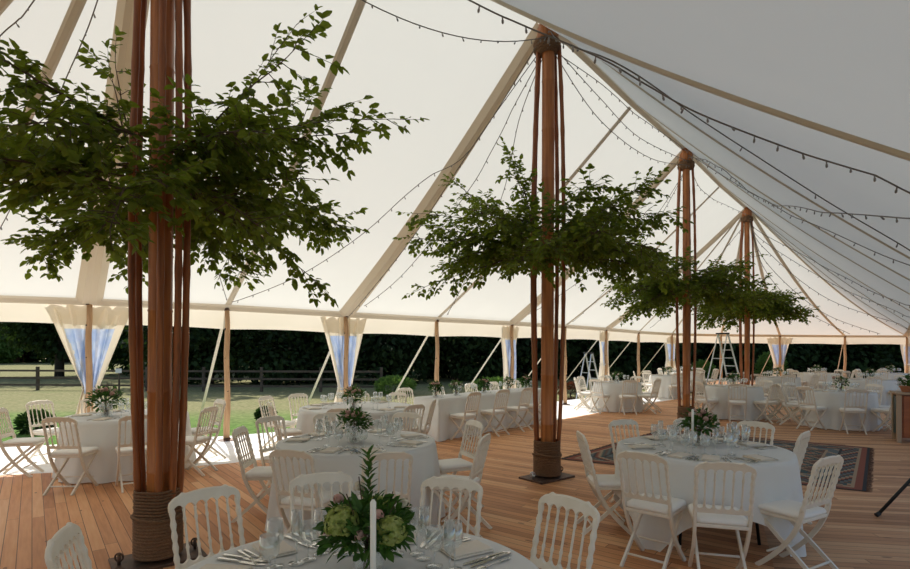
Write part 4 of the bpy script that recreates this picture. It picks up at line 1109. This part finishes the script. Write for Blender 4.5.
for a in (184, 304, 64):
    a = radians(a); d = Vector((cos(a), sin(a), 0)); m = MB(); m.tube([hub, d * .82 + Vector((0, 0, .018))], .0155, 10); lg = m.build('leg', M['black'], st, True)
    MB().tube([d * .80 + Vector((0, 0, .035)), d * .835 + Vector((0, 0, .016))], .021, 10).build('rubber_foot', M['black'], lg)
    MB().bar(Vector((0, 0, .30)), d * .52 + Vector((0, 0, .30)), .02, .01).build('brace', M['black'], st)
MB().tube([(0, 0, .22), (0, 0, 1.75)], .0175, 12).build('pole', M['black'], st, True)
MB().lathe([(.035, .78), (.035, .88), (.022, .9)], n=14).build('collar', M['black'], st)
# ------------------------------------------------------------------ outside: fence, sign, shrubs, shed
fn = empty('post_and_rail_fence', (-18, 27, 0)); tag(fn, 'dark weathered post-and-rail fence crossing the meadow', 'fence')
F0, F1 = Vector((-34, 29.5)), Vector((-3.6, 26.4)); npst = 11
for k in range(npst):
    p = F0.lerp(F1, k / (npst - 1)); z = gz(p.x, p.y)
    MB().box((p.x + 18, p.y - 27, z + .58), (.13, .13, 1.30), None, .015).build('post', M['fence'], fn)
for zz in (.28, .64, 1.02):
    for k in range(npst - 1):
        p, q = F0.lerp(F1, k / (npst - 1)), F0.lerp(F1, (k + 1) / (npst - 1))
        MB().bar((p.x + 18, p.y - 27.06, gz(p.x, p.y) + zz), (q.x + 18, q.y - 27.06, gz(q.x, q.y) + zz), .035, .10, (0, 1, 0)).build('rail', M['fence'], fn)
sg = empty('notice_post', (-15.3, 24.6, gz(-15.3, 24.6))); tag(sg, 'small blank white notice on a thin post in front of the fence', 'sign')
MB().box((0, 0, .5), (.06, .06, 1.0)).build('post', M['fence'], sg); MB().box((0, -.045, 1.1), (.28, .02, .2)).build('board', M['signw'], sg)
def shrub(loc, rx, rz_, m_, label, seed, n=900, L=.10):
    rnd = random.Random(seed); r = empty('shrub', loc); tag(r, label, 'shrub'); mb = MB()
    for k in range(n):
        v = Vector((rnd.gauss(0, 1), rnd.gauss(0, 1), rnd.gauss(0, 1))).normalized() * rnd.uniform(.7, 1.05)
        p = Vector((v.x * rx, v.y * rx, max(0.02, rz_ * (1 + v.z))))
        leaf_quads(mb, p, v + Vector((0, 0, .4)), Vector((rnd.uniform(-1, 1), rnd.uniform(-1, 1), 1)), L, L * .6)
    mb.build('foliage', m_, r); MB().tube([(0, 0, -.05), (.02, 0, rz_)], .03, 6).build('stem', M['bark'], r)
def gl(px, Y): x = (px - 455) / F * Y; return (x, Y, gz(x, Y) - .02)
shrub(gl(266, 13.4), .20, .16, M['bush'], 'round dark green shrub on the lawn behind the second table', 1)
shrub(gl(36, 11.4), .30, .22, M['bush'], 'dark shrub on the lawn behind the leftmost chair', 2)
shrub(gl(570, 21), .42, .34, M['redleaf'], 'russet shrub outside just right of the second mast', 3)
shrub(gl(395, 25), .9, .4, M['tleaf2'], 'low sunlit bush outside, left of the long table', 4, 1400, .14)
shrub(gl(498, 26), 1.3, .35, M['tleaf2'], 'low sunlit bush outside behind the middle of the long table', 5, 1600, .14)
shrub(gl(703, 34), .7, .7, M['tleaf2'], 'small bright green bush beyond the third mast', 6, 900, .18)
shrub(gl(771, 34), .8, .95, M['tleaf2'], 'bright green bush beside the flared drape on the end wall', 7, 1600, .18)
sh = empty('shed', (-78, 92, -.5)); tag(sh, 'small reddish shed at the far end of the meadow, under trees', 'shed')
MB().box((0, 0, .9), (6, 4, 2.8)).build('walls', M['shed'], sh); m = MB(); m.loft([[Vector((x, -2.4, 2.2)), Vector((x, 0, 3.4)), Vector((x, 2.4, 2.2))] for x in (-3.3, 3.3)], True); m.build('roof', M['roofing'], sh)

# trees
def tree_proto(seed, H, Rx, m_, low=.1, n=9000, L=.40):
    rnd = random.Random(seed); r = empty('woodland_tree'); tag(r, 'x', 'tree'); mb = MB(); tr = MB()
    tr.tube([(0, 0, -.6), (.05, .05, H * .3), (.2, 0, H * .65)], [.34, .26, .1], 9)
    blobs = []
    for k in range(34):
        a = rnd.uniform(0, 6.28); z = rnd.uniform(low, .95) if k % 3 else rnd.uniform(low, .35); q = rnd.uniform(.15, 1) * (1 - .55 * max(0, z - .5))
        blobs.append((Vector((cos(a) * Rx * q * .75, sin(a) * Rx * q * .75, z * H)), Rx * rnd.uniform(.28, .48)))
        tr.tube([(.05, 0, z * H * .55), blobs[-1][0]], [.07, .02], 5)
    for k in range(n):
        c, br = rnd.choice(blobs); v = Vector((rnd.gauss(0, 1), rnd.gauss(0, 1), rnd.gauss(0, 1))).normalized()
        p = c + v * br * rnd.uniform(.75, 1.05); p.z = max(p.z, .02)
        leaf_quads(mb, p, v + Vector((rnd.uniform(-1, 1), rnd.uniform(-1, 1), rnd.uniform(-1, .4))), Vector((rnd.uniform(-.6, .6), rnd.uniform(-.6, .6), 1)), L, L * .7)
    mb.build('crown', m_, r); tr.build('trunk', M['bark'], r, True); return Proto(r)
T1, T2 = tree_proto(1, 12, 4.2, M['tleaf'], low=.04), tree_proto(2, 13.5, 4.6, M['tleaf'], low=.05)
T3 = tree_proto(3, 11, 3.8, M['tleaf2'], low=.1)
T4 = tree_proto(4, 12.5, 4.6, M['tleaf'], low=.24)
rnd = random.Random(5)
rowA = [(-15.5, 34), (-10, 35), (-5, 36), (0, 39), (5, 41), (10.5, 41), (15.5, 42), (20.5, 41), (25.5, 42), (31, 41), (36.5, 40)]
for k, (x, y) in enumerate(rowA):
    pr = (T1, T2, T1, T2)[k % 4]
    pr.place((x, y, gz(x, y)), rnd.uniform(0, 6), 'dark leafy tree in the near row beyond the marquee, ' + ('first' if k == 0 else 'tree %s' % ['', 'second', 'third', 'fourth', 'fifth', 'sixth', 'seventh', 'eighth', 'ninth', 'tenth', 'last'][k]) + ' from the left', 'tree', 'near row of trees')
for k in range(16):
    x = -26 + k * 5.2; y = 49 + (k % 3) * 2
    (T2, T1)[k % 2].place((x, y, gz(x, y)), rnd.uniform(0, 6), 'dark tree in the dense row behind the nearest trees', 'tree', 'second row of trees', 1.15)
T4.place((-31.5, 43, -.5), 1, 'single tree with a thick dark trunk rising from the meadow behind the fence', 'tree', None, 1.05)
T3.place((-73, 86, -.5), .5, 'bright green tree at the far left end of the meadow', 'tree', None, 1.5)
for k in range(14):
    x = -112 + k * 7.6; y = 97 + (k % 3) * 3 - k * .9
    (T1, T3, T2)[k % 3].place((x, y, -.5), k * 1.3, 'distant tree closing off the far side of the meadow', 'tree', 'distant trees beyond the meadow', 1.5)

# ------------------------------------------------------------------ light, sky, camera
sun = bpy.data.lights.new('sun', 'SUN'); sun.energy = 5.2; sun.angle = radians(.6); sun.color = (1.0, .955, .885)
so = bpy.data.objects.new('sun', sun); COL.objects.link(so)
sd = Vector((-.44, .90, .98)).normalized()       # towards the sun
so.rotation_euler = sd.to_track_quat('Z', 'Y').to_euler(); so.location = (0, 0, 30)
wd = bpy.data.worlds.new('sky'); SC.world = wd; wd.use_nodes = True
nt = wd.node_tree; bg = nt.nodes['Background']
sk = nt.nodes.new('ShaderNodeTexSky'); sk.sky_type = 'NISHITA'; sk.sun_disc = False; sk.sun_elevation = radians(50); sk.sun_rotation = atan2(sd.x, sd.y); sk.air_density = 1.0; sk.dust_density = 1.5
nt.links.new(sk.outputs[0], bg.inputs[0]); bg.inputs[1].default_value = 0.17
cam = bpy.data.cameras.new('camera'); co = bpy.data.objects.new('camera', cam); COL.objects.link(co)
co.location = (0, 0, EYE); co.rotation_euler = (pi / 2, 0, 0)
cam.sensor_fit = 'HORIZONTAL'; cam.sensor_width = 36; cam.lens = 36 * F / 910
cam.shift_y = (HOR - 284.5) / 910; cam.clip_end = 400; cam.clip_start = .05
SC.camera = co
vs_ = SC.view_settings; vs_.view_transform = 'Standard'; vs_.look = 'None'; vs_.exposure = 0.0; vs_.gamma = 1; vs_.use_curve_mapping = False
SC.cycles.max_bounces = 10; SC.cycles.diffuse_bounces = 5; SC.cycles.transparent_max_bounces = 24; SC.cycles.transmission_bounces = 8
SC.cycles.caustics_refractive = False; SC.cycles.caustics_reflective = False; SC.cycles.sample_clamp_indirect = 6
bpy.context.view_layer.update()
